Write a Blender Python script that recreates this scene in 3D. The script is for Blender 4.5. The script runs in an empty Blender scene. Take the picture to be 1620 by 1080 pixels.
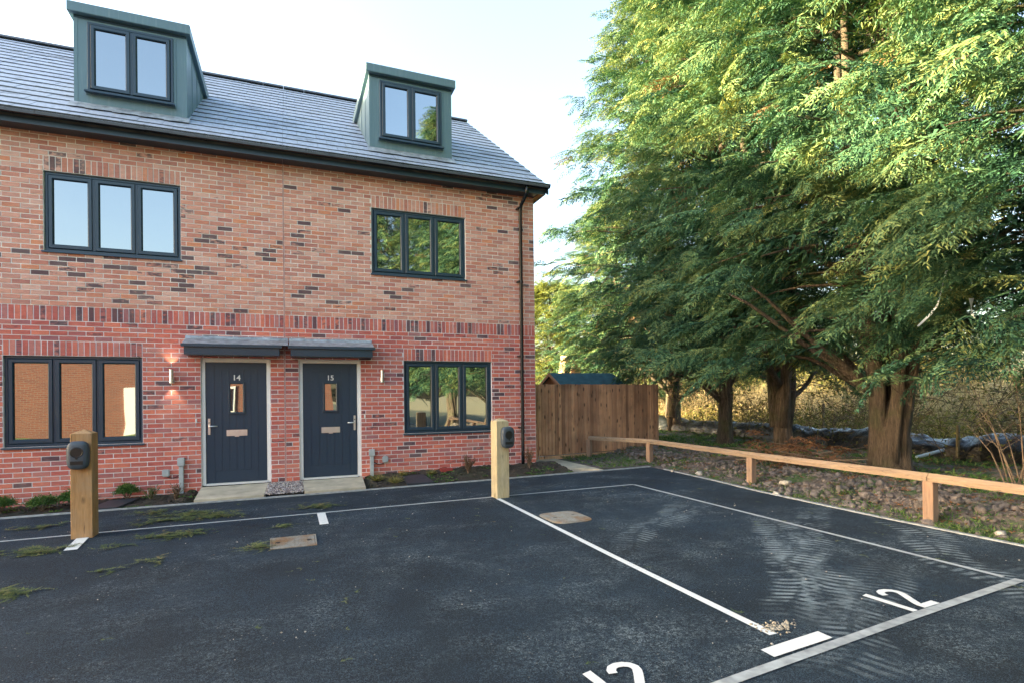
import bpy, math, random
import numpy as np
from mathutils import Matrix, Vector, noise
R = math.radians
C = bpy.context.scene.collection
SC = bpy.context.scene

# ------------------------------------------------------------------ camera
CAMZ = 1.52
cam_d = bpy.data.cameras.new('camera')
cam = bpy.data.objects.new('camera', cam_d); C.objects.link(cam)
cam_d.sensor_width = 36.0
cam_d.lens = 876.58 / 1620 * 36
cam_d.shift_y = (622.87 - 540) / 1620
cam_d.clip_start = 0.05; cam_d.clip_end = 2000
cam.matrix_world = (Matrix.Translation((0, 0, CAMZ)) @ Matrix.Rotation(-R(21.887), 4, 'Z')
                    @ Matrix.Rotation(R(90 + 0.205), 4, 'X') @ Matrix.Rotation(-R(0.632), 4, 'Z'))
SC.camera = cam

# ------------------------------------------------------------------ sky and sun
SUN_EL, SUN_AZ = 7.5, 15.5            # azimuth measured from -X towards +Y
sd = Vector((-math.cos(R(SUN_AZ)) * math.cos(R(SUN_EL)), math.sin(R(SUN_AZ)) * math.cos(R(SUN_EL)), math.sin(R(SUN_EL))))
w = bpy.data.worlds.new('World'); SC.world = w; w.use_nodes = True
nt = w.node_tree; nt.nodes.clear()
sky = nt.nodes.new('ShaderNodeTexSky'); sky.sky_type = 'NISHITA'; sky.sun_disc = False
sky.sun_elevation = R(SUN_EL); sky.sun_rotation = math.atan2(sd.x, sd.y)
sky.air_density = 0.9; sky.dust_density = 3.8; sky.ozone_density = 0.8; sky.altitude = 50
bg = nt.nodes.new('ShaderNodeBackground'); bg.inputs['Strength'].default_value = 0.15
wo = nt.nodes.new('ShaderNodeOutputWorld')
nt.links.new(sky.outputs[0], bg.inputs[0]); nt.links.new(bg.outputs[0], wo.inputs[0])
sl = bpy.data.lights.new('sun', 'SUN'); sl.energy = 5.0; sl.angle = R(0.5); sl.color = (1.0, 0.85, 0.48)
so = bpy.data.objects.new('sun', sl); C.objects.link(so)
so.rotation_euler = (-sd).to_track_quat('-Z', 'Y').to_euler(); so.location = sd * 60
SC.view_settings.view_transform = 'Standard'; SC.view_settings.look = 'None'
SC.view_settings.gamma = 1; SC.view_settings.use_curve_mapping = False
SC.view_settings.exposure = 3.22

# ------------------------------------------------------------------ helpers
def gz(x, y=0):                        # height of the tarmac sheet
    return 0.02 + 0.0085 * x

WL = {}                                # world location of empties
def link(o, parent=None):
    C.objects.link(o)
    if parent is not None:
        o.parent = parent
        o.matrix_parent_inverse = Matrix.Translation(-WL.get(parent.name, Vector((0, 0, 0))))
    return o
def props(o, label=None, cat=None, group=None, kind=None):
    if label: o['label'] = label
    if cat: o['category'] = cat
    if group: o['group'] = group
    if kind: o['kind'] = kind
    return o
def empty(name, loc, label, cat, group=None):
    o = bpy.data.objects.new(name, None); o.location = loc; o.empty_display_size = 0.2
    C.objects.link(o); WL[o.name] = Vector(loc)
    return props(o, label, cat, group)

class MB:
    def __init__(s): s.v = []; s.f = []
    def add(s, vs, fs):
        n = len(s.v); s.v += [tuple(v) for v in vs]; s.f += [tuple(i + n for i in f) for f in fs]; return s
    def box(s, x0, x1, y0, y1, z0, z1):
        return s.add([(x0,y0,z0),(x1,y0,z0),(x1,y1,z0),(x0,y1,z0),(x0,y0,z1),(x1,y0,z1),(x1,y1,z1),(x0,y1,z1)],
                     [(0,3,2,1),(4,5,6,7),(0,1,5,4),(1,2,6,5),(2,3,7,6),(3,0,4,7)])
    def poly(s, pts): return s.add(pts, [tuple(range(len(pts)))])
    def prism(s, pts, d):              # closed prism from a 3D polygon swept along d
        n = len(pts); d = Vector(d)
        a = [Vector(q) for q in pts]; b = [q + d for q in a]
        return s.add(a + b, [tuple(range(n))[::-1], tuple(range(n, 2*n))] + [(i, (i+1) % n, n+(i+1) % n, n+i) for i in range(n)])
    def rings(s, rings, cap=True):
        n = len(rings[0]); vs = [q for r in rings for q in r]; fs = []
        for k in range(len(rings)-1):
            for i in range(n):
                j = (i+1) % n; fs.append((k*n+i, k*n+j, (k+1)*n+j, (k+1)*n+i))
        if cap: fs.append(tuple(range(n))[::-1]); fs.append(tuple((len(rings)-1)*n + i for i in range(n)))
        return s.add(vs, fs)
    def tube(s, pts, rad, n=8, cap=True, wob=0, rng=None):
        pts = [Vector(q) for q in pts]; rs = rad if hasattr(rad, '__len__') else [rad]*len(pts)
        out = []; ref = Vector((0,0,1))
        for k, q in enumerate(pts):
            t = (pts[min(k+1, len(pts)-1)] - pts[max(k-1, 0)])
            t = t.normalized() if t.length > 1e-9 else Vector((0,0,1))
            if abs(t.dot(ref)) > .95: ref = Vector((1,0,0)) if abs(t.x) < .9 else Vector((0,1,0))
            u = t.cross(ref).normalized(); v = t.cross(u)
            ref = u.cross(t) if u.cross(t).length > .1 else ref
            ring = []
            for i in range(n):
                a = 2*math.pi*i/n
                r = rs[k] * (1 + (wob * noise.noise(Vector((math.cos(a)*2.2, math.sin(a)*2.2, k*.35 + wob*40))) if wob else 0))
                ring.append(q + (u*math.cos(a) + v*math.sin(a)) * r)
            out.append(ring)
        return s.rings(out, cap)
    def build(s, name, m, parent=None, smooth=False, bevel=0):
        me = bpy.data.meshes.new(name); me.from_pydata(s.v, [], s.f); me.update()
        if bevel:
            import bmesh
            b = bmesh.new(); b.from_mesh(me)
            bmesh.ops.bevel(b, geom=b.edges[:], offset=bevel, segments=2, affect='EDGES', clamp_overlap=True)
            b.to_mesh(me); b.free()
        for mm in (m if isinstance(m, (list, tuple)) else [m]): me.materials.append(mm)
        if smooth: me.polygons.foreach_set('use_smooth', [True]*len(me.polygons))
        return link(bpy.data.objects.new(name, me), parent)

def npmesh(name, verts, faces, m, tint=None, parent=None):     # faces: (n,k) array, same k
    me = bpy.data.meshes.new(name); verts = np.asarray(verts, np.float32); faces = np.asarray(faces, np.int32)
    n, k = faces.shape
    me.vertices.add(len(verts)); me.vertices.foreach_set('co', verts.ravel())
    me.loops.add(n*k); me.loops.foreach_set('vertex_index', faces.ravel())
    me.polygons.add(n); me.polygons.foreach_set('loop_start', np.arange(0, n*k, k, dtype=np.int32))
    me.update(calc_edges=True)
    if tint is not None:
        at = me.attributes.new('tint', 'FLOAT', 'POINT'); at.data.foreach_set('value', np.asarray(tint, np.float32).ravel())
    me.materials.append(m)
    return link(bpy.data.objects.new(name, me), parent)

# ---- node material helpers
class NT:
    def __init__(s, name):
        s.m = bpy.data.materials.new(name); s.m.use_nodes = True; s.t = s.m.node_tree
        s.b = s.t.nodes['Principled BSDF']; s.out = s.t.nodes['Material Output']
    def n(s, typ, **kw):
        nd = s.t.nodes.new(typ)
        for k, v in kw.items(): setattr(nd, k, v)
        return nd
    def put(s, sock, v):
        if hasattr(v, 'is_linked') or isinstance(v, bpy.types.NodeSocket): s.t.links.new(v, sock)
        else: sock.default_value = v
    def pos(s, sc=(1,1,1), rot=(0,0,0), obj=False):
        g = s.n('ShaderNodeTexCoord').outputs['Object'] if obj else s.n('ShaderNodeNewGeometry').outputs['Position']
        mp = s.n('ShaderNodeMapping'); mp.inputs['Scale'].default_value = sc; mp.inputs['Rotation'].default_value = rot
        s.t.links.new(g, mp.inputs[0]); return mp.outputs[0]
    def noise(s, vec, scale=5, detail=4, rough=.55, dist=0):
        nd = s.n('ShaderNodeTexNoise'); s.t.links.new(vec, nd.inputs['Vector'])
        nd.inputs['Scale'].default_value = scale; nd.inputs['Detail'].default_value = detail
        nd.inputs['Roughness'].default_value = rough; nd.inputs['Distortion'].default_value = dist
        return nd.outputs[0]
    def ramp(s, fac, stops, interp='LINEAR'):
        nd = s.n('ShaderNodeValToRGB'); nd.color_ramp.interpolation = interp
        e = nd.color_ramp.elements
        while len(e) < len(stops): e.new(.5)
        for i, (p, c) in enumerate(stops):
            e[i].position = p; e[i].color = (c, c, c, 1) if not hasattr(c, '__len__') else (*c, 1)[:4]
        s.put(nd.inputs[0], fac); return nd.outputs[0]
    def math(s, op, a, b=0.0, c=None):
        nd = s.n('ShaderNodeMath', operation=op); s.put(nd.inputs[0], a); s.put(nd.inputs[1], b)
        if c is not None: s.put(nd.inputs[2], c)
        return nd.outputs[0]
    def mix(s, f, a, b, mode='MIX'):
        nd = s.n('ShaderNodeMix', data_type='RGBA', blend_type=mode)
        s.put(nd.inputs[0], f)
        for sk, v in ((nd.inputs[6], a), (nd.inputs[7], b)):
            s.put(sk, (*v, 1)[:4] if hasattr(v, '__len__') and not isinstance(v, bpy.types.NodeSocket) else v)
        return nd.outputs[2]
    def bump(s, h, strength=.3, dist=.01):
        nd = s.n('ShaderNodeBump'); nd.inputs['Strength'].default_value = strength; nd.inputs['Distance'].default_value = dist
        s.put(nd.inputs['Height'], h); s.t.links.new(nd.outputs[0], s.b.inputs['Normal']); return nd.outputs[0]
    def base(s, c): s.put(s.b.inputs['Base Color'], (*c, 1)[:4] if hasattr(c, '__len__') and not isinstance(c, bpy.types.NodeSocket) else c); return s
    def set(s, **kw):
        for k, v in kw.items(): s.put(s.b.inputs[k.replace('_', ' ')], v)
        return s

def plain(name, col, rough=.5, metal=0, var=.12, vs=6, bump=0, bs=200, spec=.5):
    t = NT(name); p = t.pos()
    f = t.ramp(t.noise(p, vs, 5), [(.3, 1-var*1.6), (.7, 1+var)])
    t.base(t.mix(1, col, f, 'MULTIPLY')).set(Roughness=rough, Metallic=metal)
    t.b.inputs['Specular IOR Level'].default_value = spec
    if bump: t.bump(t.noise(p, bs, 3), bump, .002)
    return t.m

def brick_mat(name, cols, joined, dirt=0):
    """colour of each brick comes from its own record: r = hue pick, g = how burnt, b = seed"""
    t = NT(name)
    if joined:
        a = t.n('ShaderNodeAttribute', attribute_name='rec').outputs['Color']
    else:
        a = t.n('ShaderNodeObjectInfo').outputs['Color']
    sp = t.n('ShaderNodeSeparateColor'); t.t.links.new(a, sp.inputs[0])
    c = t.ramp(sp.outputs[0], cols)
    p = t.pos((1, 1, 3.2))
    big = t.noise(p, 9, 6, .6)
    c = t.mix(1, c, t.ramp(big, [(.3, .86), (.7, 1.13)]), 'MULTIPLY')
    gr = t.noise(t.pos((1,1,1)), 90, 4, .7)
    c = t.mix(1, c, t.ramp(gr, [(.3, .82), (.7, 1.14)]), 'MULTIPLY')
    # burnt smear, ragged at its ends
    sm = t.math('ADD', t.noise(t.pos((1, 1, 2.6)), 13, 5, .6), t.math('MULTIPLY', t.math('SUBTRACT', sp.outputs[1], .5), .9))
    k = t.math('MULTIPLY', t.ramp(sm, [(.47, 0), (.64, 1)]), t.ramp(sp.outputs[1], [(.05, 0), (.2, 1)]))
    c = t.mix(t.math('MULTIPLY', k, .84), c, (.066, .062, .082))
    # mortar smears and lime bloom
    bl = t.ramp(t.noise(t.pos(), 2.3, 5, .65), [(.5, 0), (.8, .28)])
    c = t.mix(bl, c, (.50, .42, .37))
    t.base(c).set(Roughness=.9); t.b.inputs['Specular IOR Level'].default_value = .25
    t.bump(t.noise(t.pos((1,1,1)), 120, 5, .7), .5, .003)
    return t.m
UP = [(0, (.64,.285,.21)), (.2, (.68,.355,.275)), (.45, (.53,.215,.165)), (.65, (.72,.43,.35)), (.85, (.48,.205,.17)), (1, (.70,.29,.17))]
LO = [(0, (.60,.165,.125)), (.25, (.50,.135,.115)), (.5, (.70,.215,.145)), (.7, (.40,.12,.12)), (.85, (.62,.24,.195)), (1, (.32,.125,.145))]
M = {}
M['brick_up_j'] = brick_mat('buff brick joined', UP, True); M['brick_up'] = brick_mat('buff brick', UP, False)
M['brick_lo_j'] = brick_mat('red brick joined', LO, True); M['brick_lo'] = brick_mat('red brick', LO, False)

def mortar():
    t = NT('mortar'); p = t.pos()
    sep = t.n('ShaderNodeSeparateXYZ'); t.t.links.new(p, sep.inputs[0])
    k = t.ramp(sep.outputs[2], [(0, 0), (1, 1)])
    up = t.math('GREATER_THAN', sep.outputs[2], 2.93)
    c = t.mix(up, (.80,.74,.74), (.82,.77,.71))
    c = t.mix(1, c, t.ramp(t.noise(p, 3, 5), [(.3, .82), (.7, 1.12)]), 'MULTIPLY')
    t.base(c).set(Roughness=.95); t.bump(t.noise(p, 160, 3), .5, .003); return t.m
M['mortar'] = mortar()
M['anthracite'] = plain('anthracite upvc', (.020,.046,.078), .33, 0, .06, 3)
M['door_blue'] = None
M['white'] = plain('white upvc', (.80,.80,.80), .35, 0, .03, 3)
M['gasket'] = plain('black gasket', (.01,.01,.012), .6)
M['gutter'] = plain('black gutter plastic', (.012,.016,.022), .25, 0, .1)
M['clad'] = plain('grey green dormer cladding', (.105,.180,.215), .42, .15, .16, 5, .15, 60)
def clad_mat():
    t = NT('grey dormer cladding'); p = t.pos()
    c = t.mix(t.noise(p, 2.2, 5), (.095,.165,.20), (.12,.20,.235))
    st = t.ramp(t.noise(t.pos((14, 14, .6)), 1.6, 5, .65), [(.52, 0), (.72, .35)])
    c = t.mix(st, c, (.24,.31,.33))
    t.base(c).set(Roughness=.42, Metallic=.1); t.bump(t.noise(t.pos((3,3,1)), 2.2, 3), .25, .01); return t.m
M['clad'] = clad_mat()
M['lead'] = plain('lead flashing', (.33,.37,.42), .55, .2, .3, 9, .3, 40)
M['chrome'] = plain('polished steel', (.78,.80,.82), .34, 1, .03)
M['greyplastic'] = plain('grey plastic conduit', (.42,.47,.50), .5, 0, .12, 9)
M['soffit_glow'] = plain('soffit end with painted glow', (.62,.27,.09), .7, 0, .1, 12)  # warm reflected glow put into the colour of the soffit end
M['black_rubber'] = plain('black cable', (.02,.02,.02), .5)
M['slab'] = plain('buff concrete slab', (.52,.47,.37), .9, 0, .16, 5, .5, 150)
M['kerb'] = plain('concrete edging', (.36,.39,.41), .9, 0, .22, 12, .4, 200)

def door_mat():
    t = NT('grained door skin'); p = t.pos((9, 1, .8))
    g = t.noise(p, 9, 6, .65, 1.2)
    t.base(t.mix(g, (.011,.028,.055), (.026,.052,.092))).set(Roughness=.40)
    t.bump(g, .35, .004); return t.m
M['door_blue'] = door_mat()

def glass_mat():
    t = NT('double glazing'); p = t.pos()
    t.base((.012,.014,.016)).set(Roughness=.02, IOR=1.5)
    t.b.inputs['Specular IOR Level'].default_value = .5
    gl = t.n('ShaderNodeBsdfGlossy'); gl.inputs['Roughness'].default_value = .012; gl.inputs['Color'].default_value = (.86,.93,1,1)
    bp = t.n('ShaderNodeBump'); bp.inputs['Strength'].default_value = .10; bp.inputs['Distance'].default_value = .02
    t.t.links.new(t.noise(p, 1.6, 1), bp.inputs['Height']); t.t.links.new(bp.outputs[0], gl.inputs['Normal'])
    mx = t.n('ShaderNodeMixShader'); mx.inputs[0].default_value = .33
    t.t.links.new(t.b.outputs[0], mx.inputs[1]); t.t.links.new(gl.outputs[0], mx.inputs[2]); t.t.links.new(mx.outputs[0], t.out.inputs[0])
    return t.m
M['glass'] = glass_mat()

def roof_mat():
    t = NT('frosted concrete tile'); p = t.pos()
    g = t.n('ShaderNodeNewGeometry'); sp = t.n('ShaderNodeSeparateXYZ'); t.t.links.new(g.outputs['True Normal'], sp.inputs[0])
    top = t.ramp(sp.outputs[2], [(.5, 0), (.7, 1)])
    oc = t.n('ShaderNodeObjectInfo').outputs['Random']
    dark = t.mix(t.noise(p, 14, 4), (.035,.04,.05), (.075,.085,.10))
    fr = t.math('MULTIPLY', t.ramp(t.noise(t.pos((1,2.5,2.5)), 1.1, 6, .6, .4), [(.30, .2), (.44, 1)]), top)
    fr = t.math('MULTIPLY', fr, t.ramp(t.noise(t.pos((3.0,1,1)), 7, 5, .7), [(.3, .62), (.6, 1)]))
    t.base(t.mix(fr, dark, (.36,.42,.54))).set(Roughness=.55)
    t.bump(t.noise(p, 60, 4), .25, .004); return t.m
M['tile'] = roof_mat()
M['ridge'] = plain('ridge tile', (.05,.06,.075), .6, 0, .2, 8)

def wood(name, a, b, rough=.75, axis='Z', knots=True, sc=1.0):
    t = NT(name); s3 = {'Z': (9*sc, 9*sc, .7*sc), 'X': (.7*sc, 9*sc, 9*sc), 'Y': (9*sc, .7*sc, 9*sc)}[axis]
    g = t.noise(t.pos(s3), 2.2, 6, .62, .8)
    c = t.mix(t.ramp(g, [(.3, 0), (.7, 1)]), a, b)
    fine = t.noise(t.pos(tuple(q*4 for q in s3)), 3, 3, .6)
    c = t.mix(1, c, t.ramp(fine, [(.3, .82), (.7, 1.1)]), 'MULTIPLY')
    if knots:
        v = t.n('ShaderNodeTexVoronoi', feature='F1'); v.inputs['Scale'].default_value = 1
        mp = {'Z': (5, 5, 2.6), 'X': (1.6, 5, 5), 'Y': (5, 1.6, 5)}[axis]
        t.t.links.new(t.pos(mp), v.inputs['Vector'])
        k = t.ramp(v.outputs['Distance'], [(.06, 1), (.16, 0)])
        c = t.mix(t.math('MULTIPLY', k, .75), c, tuple(q*.22 for q in a))
    cr = t.ramp(t.noise(t.pos(tuple(q*1.6 for q in s3)), 3.5, 4, .6, .3), [(.34, 1), (.385, 0)])
    c = t.mix(t.math('MULTIPLY', cr, .7), c, tuple(q*.3 for q in a))
    c = t.mix(t.ramp(t.noise(t.pos(), 3.5, 5, .65), [(.48, 0), (.75, .4)]), c, (.26,.23,.19))
    t.base(c).set(Roughness=rough); t.bump(g, .35, .004); return t.m
M['post_brown'] = wood('brown sawn timber', (.38,.20,.075), (.52,.31,.14))
M['post_pale'] = wood('pale sawn timber', (.54,.43,.24), (.66,.56,.36))
M['rail'] = wood('rail timber', (.27,.185,.12), (.40,.29,.195), axis='Y')
M['railpost'] = wood('rail post timber', (.29,.175,.115), (.42,.275,.185))

def fence_mat():
    t = NT('feather edge board'); r = t.n('ShaderNodeObjectInfo').outputs['Random']
    g = t.noise(t.pos((14, 14, .8)), 2.2, 6, .65, .8)
    c = t.mix(t.ramp(g, [(.3, 0), (.7, 1)]), (.52,.27,.155), (.74,.47,.30))
    c = t.mix(1, c, t.ramp(r, [(0, (.58,.53,.50)), (.5, (.95,.90,.85)), (1, (1.22,1.2,1.1))]), 'MULTIPLY')
    v = t.n('ShaderNodeTexVoronoi', feature='F1'); v.inputs['Scale'].default_value = 1
    t.t.links.new(t.pos((9, 3, 3.4)), v.inputs['Vector'])
    c = t.mix(t.ramp(v.outputs['Distance'], [(.10, .85), (.22, 0)]), c, (.06,.035,.02))
    c = t.mix(t.ramp(t.noise(t.pos((1.4,1,1.2)), 1.7, 4), [(.45, 0), (.75, .5)]), c, (.09,.05,.035))
    t.base(c).set(Roughness=.85); t.bump(g, .5, .004); return t.m
M['fence'] = fence_mat()

def bark_mat():
    t = NT('fibrous bark'); g = t.noise(t.pos((11, 11, 1.1)), 2, 6, .7, .6)
    c = t.mix(t.ramp(g, [(.3, 0), (.7, 1)]), (.045,.034,.026), (.20,.15,.11))
    c = t.mix(t.ramp(t.noise(t.pos(), 2.4, 4), [(.5, 0), (.7, .55)]), c, (.085,.11,.04))
    g2 = t.noise(t.pos((22, 22, 2.2)), 3, 6, .75, .5)
    c = t.mix(1, c, t.ramp(g2, [(.35, .45), (.62, 1.25)]), 'MULTIPLY')
    t.base(c).set(Roughness=.95); t.bump(t.math('ADD', g, g2), 1.0, .05); return t.m
M['bark'] = bark_mat()

def leaf_mat(name, cols, transl=.25, rough=.7):
    t = NT(name); a = t.n('ShaderNodeAttribute', attribute_name='tint').outputs['Fac']
    c = t.ramp(a, cols)
    t.base(c).set(Roughness=rough); t.b.inputs['Specular IOR Level'].default_value = .25
    tr = t.n('ShaderNodeBsdfTranslucent'); t.t.links.new(t.mix(1, c, (1.25,1.2,.6), 'MULTIPLY'), tr.inputs[0])
    mx = t.n('ShaderNodeMixShader'); mx.inputs[0].default_value = transl
    t.t.links.new(t.b.outputs[0], mx.inputs[1]); t.t.links.new(tr.outputs[0], mx.inputs[2]); t.t.links.new(mx.outputs[0], t.out.inputs[0])
    return t.m
M['cypress'] = leaf_mat('cypress foliage', [(0, (.008,.030,.024)), (.22, (.024,.082,.054)), (.45, (.068,.155,.082)), (.72, (.165,.22,.08)), (.93, (.27,.27,.085)), (.96, (.20,.12,.06)), (1, (.24,.13,.07))], .14)  # yellow stops: new growth with sunlight put into it; dark stops: inner shade
M['yellowleaf'] = leaf_mat('yellow green foliage', [(0, (.07,.10,.03)), (.6, (.15,.18,.05)), (1, (.26,.26,.08))], .35)
M['reed'] = leaf_mat('dry reeds', [(0, (.24,.17,.10)), (.5, (.48,.37,.22)), (1, (.66,.55,.38))], .3)
M['bramble'] = leaf_mat('bramble leaves', [(0, (.10,.12,.03)), (.6, (.24,.23,.07)), (1, (.40,.34,.12))], .35)
M['box'] = leaf_mat('box leaves', [(0, (.04,.10,.025)), (1, (.12,.22,.06))], .2, .45)
M['grass'] = leaf_mat('grass blades', [(0, (.035,.09,.03)), (.6, (.085,.18,.05)), (1, (.22,.26,.10))], .25)
M['sprig'] = leaf_mat('fallen sprigs', [(0, (.07,.11,.045)), (.55, (.14,.19,.07)), (.9, (.26,.25,.11)), (1, (.28,.18,.10))], .15)
M['sedge'] = leaf_mat('sedge blades', [(0, (.12,.15,.05)), (1, (.34,.30,.13))], .3)
M['twigleaf'] = leaf_mat('russet leaves', [(0, (.06,.07,.035)), (.5, (.12,.075,.045)), (1, (.20,.08,.05))], .2)
M['deadleaf'] = leaf_mat('dead brown sprays', [(0, (.12,.06,.035)), (1, (.30,.16,.09))], .2)
M['scrub'] = leaf_mat('scrub twigs', [(0, (.06,.045,.035)), (.45, (.17,.12,.085)), (.55, (.07,.10,.035)), (1, (.22,.20,.08))], .2)
M['twig'] = plain('bare twigs', (.19,.145,.11), .9, 0, .25, 20)

def tarmac():
    t = NT('tarmac'); p = t.pos()
    agg = t.noise(t.pos(), 150, 3, .85); ag2 = t.noise(t.pos(), 42, 5, .8)
    c = t.mix(t.ramp(agg, [(.47, 0), (.62, 1)]), (.002,.009,.019), (.060,.115,.175))
    c = t.mix(t.ramp(ag2, [(.36, .55), (.6, 0)]), c, (.004,.012,.024))
    c = t.mix(1, c, t.ramp(t.noise(p, .8, 6, .65), [(.3, .62), (.7, 1.3)]), 'MULTIPLY')
    # pale dust: large patches broken by fine grit
    d1 = t.ramp(t.noise(t.pos((1,1.5,1)), .75, 7, .62, .5), [(.42, 0), (.62, 1)])
    d1b = t.ramp(t.noise(t.pos(), 3.3, 6, .7), [(.42, .06), (.62, 1)])
    d2 = t.math('MULTIPLY', t.ramp(ag2, [(.46, .0), (.58, 1)]), t.ramp(agg, [(.46, .1), (.56, 1)]))
    scf = t.ramp(t.noise(t.pos((1.2, 9, 1), (0, 0, .7)), 1.3, 6, .7, .6), [(.52, 0), (.66, 1)])
    d1b = t.math('MAXIMUM', d1b, t.math('MULTIPLY', scf, .9))
    sep = t.n('ShaderNodeSeparateXYZ'); t.t.links.new(p, sep.inputs[0])
    near = t.ramp(t.math('ADD', t.math('MULTIPLY', sep.outputs[0], .12), .42), [(.15, .55), (.7, 1.25)])
    k = t.math('MULTIPLY', t.math('MULTIPLY', d1, d1b), t.math('MULTIPLY', d2, near))
    # tyre tracks printed in mud: three lanes
    wob = t.math('MULTIPLY', t.math('SUBTRACT', t.noise(p, .9, 3), .5), 1.6)
    def lane(px, py, ang, w, y0, y1, per, amp):
        ca, sa = math.cos(R(ang)), math.sin(R(ang))
        dx = t.math('SUBTRACT', sep.outputs[0], px); dy = t.math('SUBTRACT', sep.outputs[1], py)
        s = t.math('ADD', t.math('MULTIPLY', dx, ca), t.math('MULTIPLY', dy, sa))
        l = t.math('SUBTRACT', t.math('MULTIPLY', dy, ca), t.math('MULTIPLY', dx, sa))
        s2 = t.math('ADD', s, t.math('MULTIPLY', wob, .5))
        band = t.ramp(t.math('ABSOLUTE', s2), [(w*.75, 1), (w, 0)])
        gap = t.ramp(t.math('ABSOLUTE', t.math('ADD', s2, 0)), [(.012, .25), (.03, 1)])
        zig = t.math('MULTIPLY', t.math('ABSOLUTE', s2), .35)
        lug = t.ramp(t.math('FRACT', t.math('MULTIPLY', t.math('ADD', l, zig), 1/per)), [(0, 0), (.12, 1), (.5, 1), (.62, 0)])
        rng = t.math('MULTIPLY', t.ramp(t.math('MULTIPLY_ADD', l, .1, .5), [((y0*.1+.5)-.04, 0), (y0*.1+.5+.02, 1)]), t.ramp(t.math('MULTIPLY_ADD', l, .1, .5), [(y1*.1+.5-.06, 1), (y1*.1+.5+.02, 0)]))
        br = t.ramp(t.noise(t.pos(), 3.4, 7, .75), [(.40, 0), (.58, 1)])
        return t.math('MULTIPLY', t.math('MULTIPLY', t.math('MULTIPLY', band, gap), lug), t.math('MULTIPLY', t.math('MULTIPLY', rng, br), amp))
    ks = [k]
    for L in ((4.25, 3.7, -38, .24, -1.3, 1.6, .085, 1.0), (4.95, 4.2, -52, .22, -2.2, 1.4, .085, 1.0), (5.55, 3.3, -36, .26, -1.4, 1.3, .09, 1.0),
              (4.2, 5.4, -55, .2, -1.2, 1.2, .08, .7), (3.7, 2.7, -60, .2, -1.0, 1.0, .08, .7), (5.3, 1.6, -15, .28, -1.4, 1.2, .09, .7)):
        ks.append(t.math('MULTIPLY', lane(*L), t.ramp(agg, [(.36, .45), (.56, 1)])))
    tot = ks[0]
    for q in ks[1:]: tot = t.math('MAXIMUM', tot, q)
    # extra mud film over the right hand bay
    film = t.math('MULTIPLY', t.ramp(t.math('SUBTRACT', sep.outputs[0], t.math('MULTIPLY', sep.outputs[1], -.0)), [(.0, 0), (1, 1)]), 0)
    c = t.mix(t.math('MULTIPLY', tot, .80), c, (.34,.42,.47))
    # scattered grit
    v = t.n('ShaderNodeTexVoronoi', feature='F1'); v.inputs['Scale'].default_value = 22; t.t.links.new(p, v.inputs['Vector'])
    spk = t.math('MULTIPLY', t.ramp(v.outputs['Distance'], [(.09, 1), (.13, 0)]), t.ramp(t.noise(p, 1.7, 3), [(.5, 0), (.6, 1)]))
    c = t.mix(t.math('MULTIPLY', spk, .6), c, (.36,.36,.34))
    t.base(c).set(Roughness=.85); t.b.inputs['Specular IOR Level'].default_value = .35
    t.bump(t.math('ADD', agg, t.math('MULTIPLY', ag2, .9)), 1.0, .009); return t.m
M['tarmac'] = tarmac()
def paint(name, col, thr):
    t = NT(name); p = t.pos()
    c = t.mix(1, col, t.ramp(t.noise(p, 40, 4), [(.3, .85), (.7, 1.06)]), 'MULTIPLY')
    c = t.mix(t.ramp(t.noise(p, 55, 6, .75), [(thr, 0), (thr+.1, .8)]), c, (.07,.08,.09))
    t.base(c).set(Roughness=.7); t.bump(t.noise(p, 240, 3), .4, .003); return t.m
M['paint'] = paint('white road paint', (.78,.80,.80), .66)
M['line'] = paint('grey white line', (.46,.50,.52), .60)
def soil(name, a, b, g, gamt):
    t = NT(name); p = t.pos()
    c = t.mix(t.ramp(t.noise(p, 9, 7, .7), [(.3, 0), (.7, 1)]), a, b)
    c = t.mix(t.ramp(t.noise(p, 1.9, 6, .65), [(.5, 0), (.62, gamt)]), c, g)
    t.base(c).set(Roughness=.97); t.bump(t.noise(p, 30, 6, .75), .9, .03); return t.m
M['soil'] = soil('dark planting soil', (.020,.017,.014), (.075,.06,.048), (.03,.05,.02), .4)
M['verge'] = soil('dug clay soil', (.045,.038,.037), (.25,.215,.20), (.05,.11,.035), .9)
M['clod'] = soil('clay clods', (.075,.065,.066), (.33,.29,.275), (.07,.08,.05), .3)
def ground_mat():
    t = NT('ground'); p = t.pos()
    sep = t.n('ShaderNodeSeparateXYZ'); t.t.links.new(p, sep.inputs[0])
    near = t.mix(t.ramp(t.noise(p, 2.2, 6, .65), [(.4, 0), (.62, 1)]), (.055,.042,.032), (.05,.09,.028))
    far = t.mix(t.noise(p, .5, 6, .7), (.34,.25,.13), (.22,.22,.09))
    c = t.mix(t.ramp(t.math('MULTIPLY', sep.outputs[0], .02), [(.27, 0), (.31, 1)]), near, far)
    t.base(c).set(Roughness=.97); t.bump(t.noise(p, 22, 6, .7), .8, .04); return t.m
M['ground'] = ground_mat()
M['stone'] = plain('pale stone', (.48,.45,.41), .9, 0, .25, 20, .6, 60)
def gravel_mat():
    t = NT('gravel'); r = t.n('ShaderNodeAttribute', attribute_name='tint').outputs['Fac']
    t.base(t.ramp(r, [(0, (.16,.13,.14)), (.5, (.36,.31,.31)), (1, (.62,.58,.57))])).set(Roughness=.85); return t.m
M['gravel'] = gravel_mat()
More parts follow.
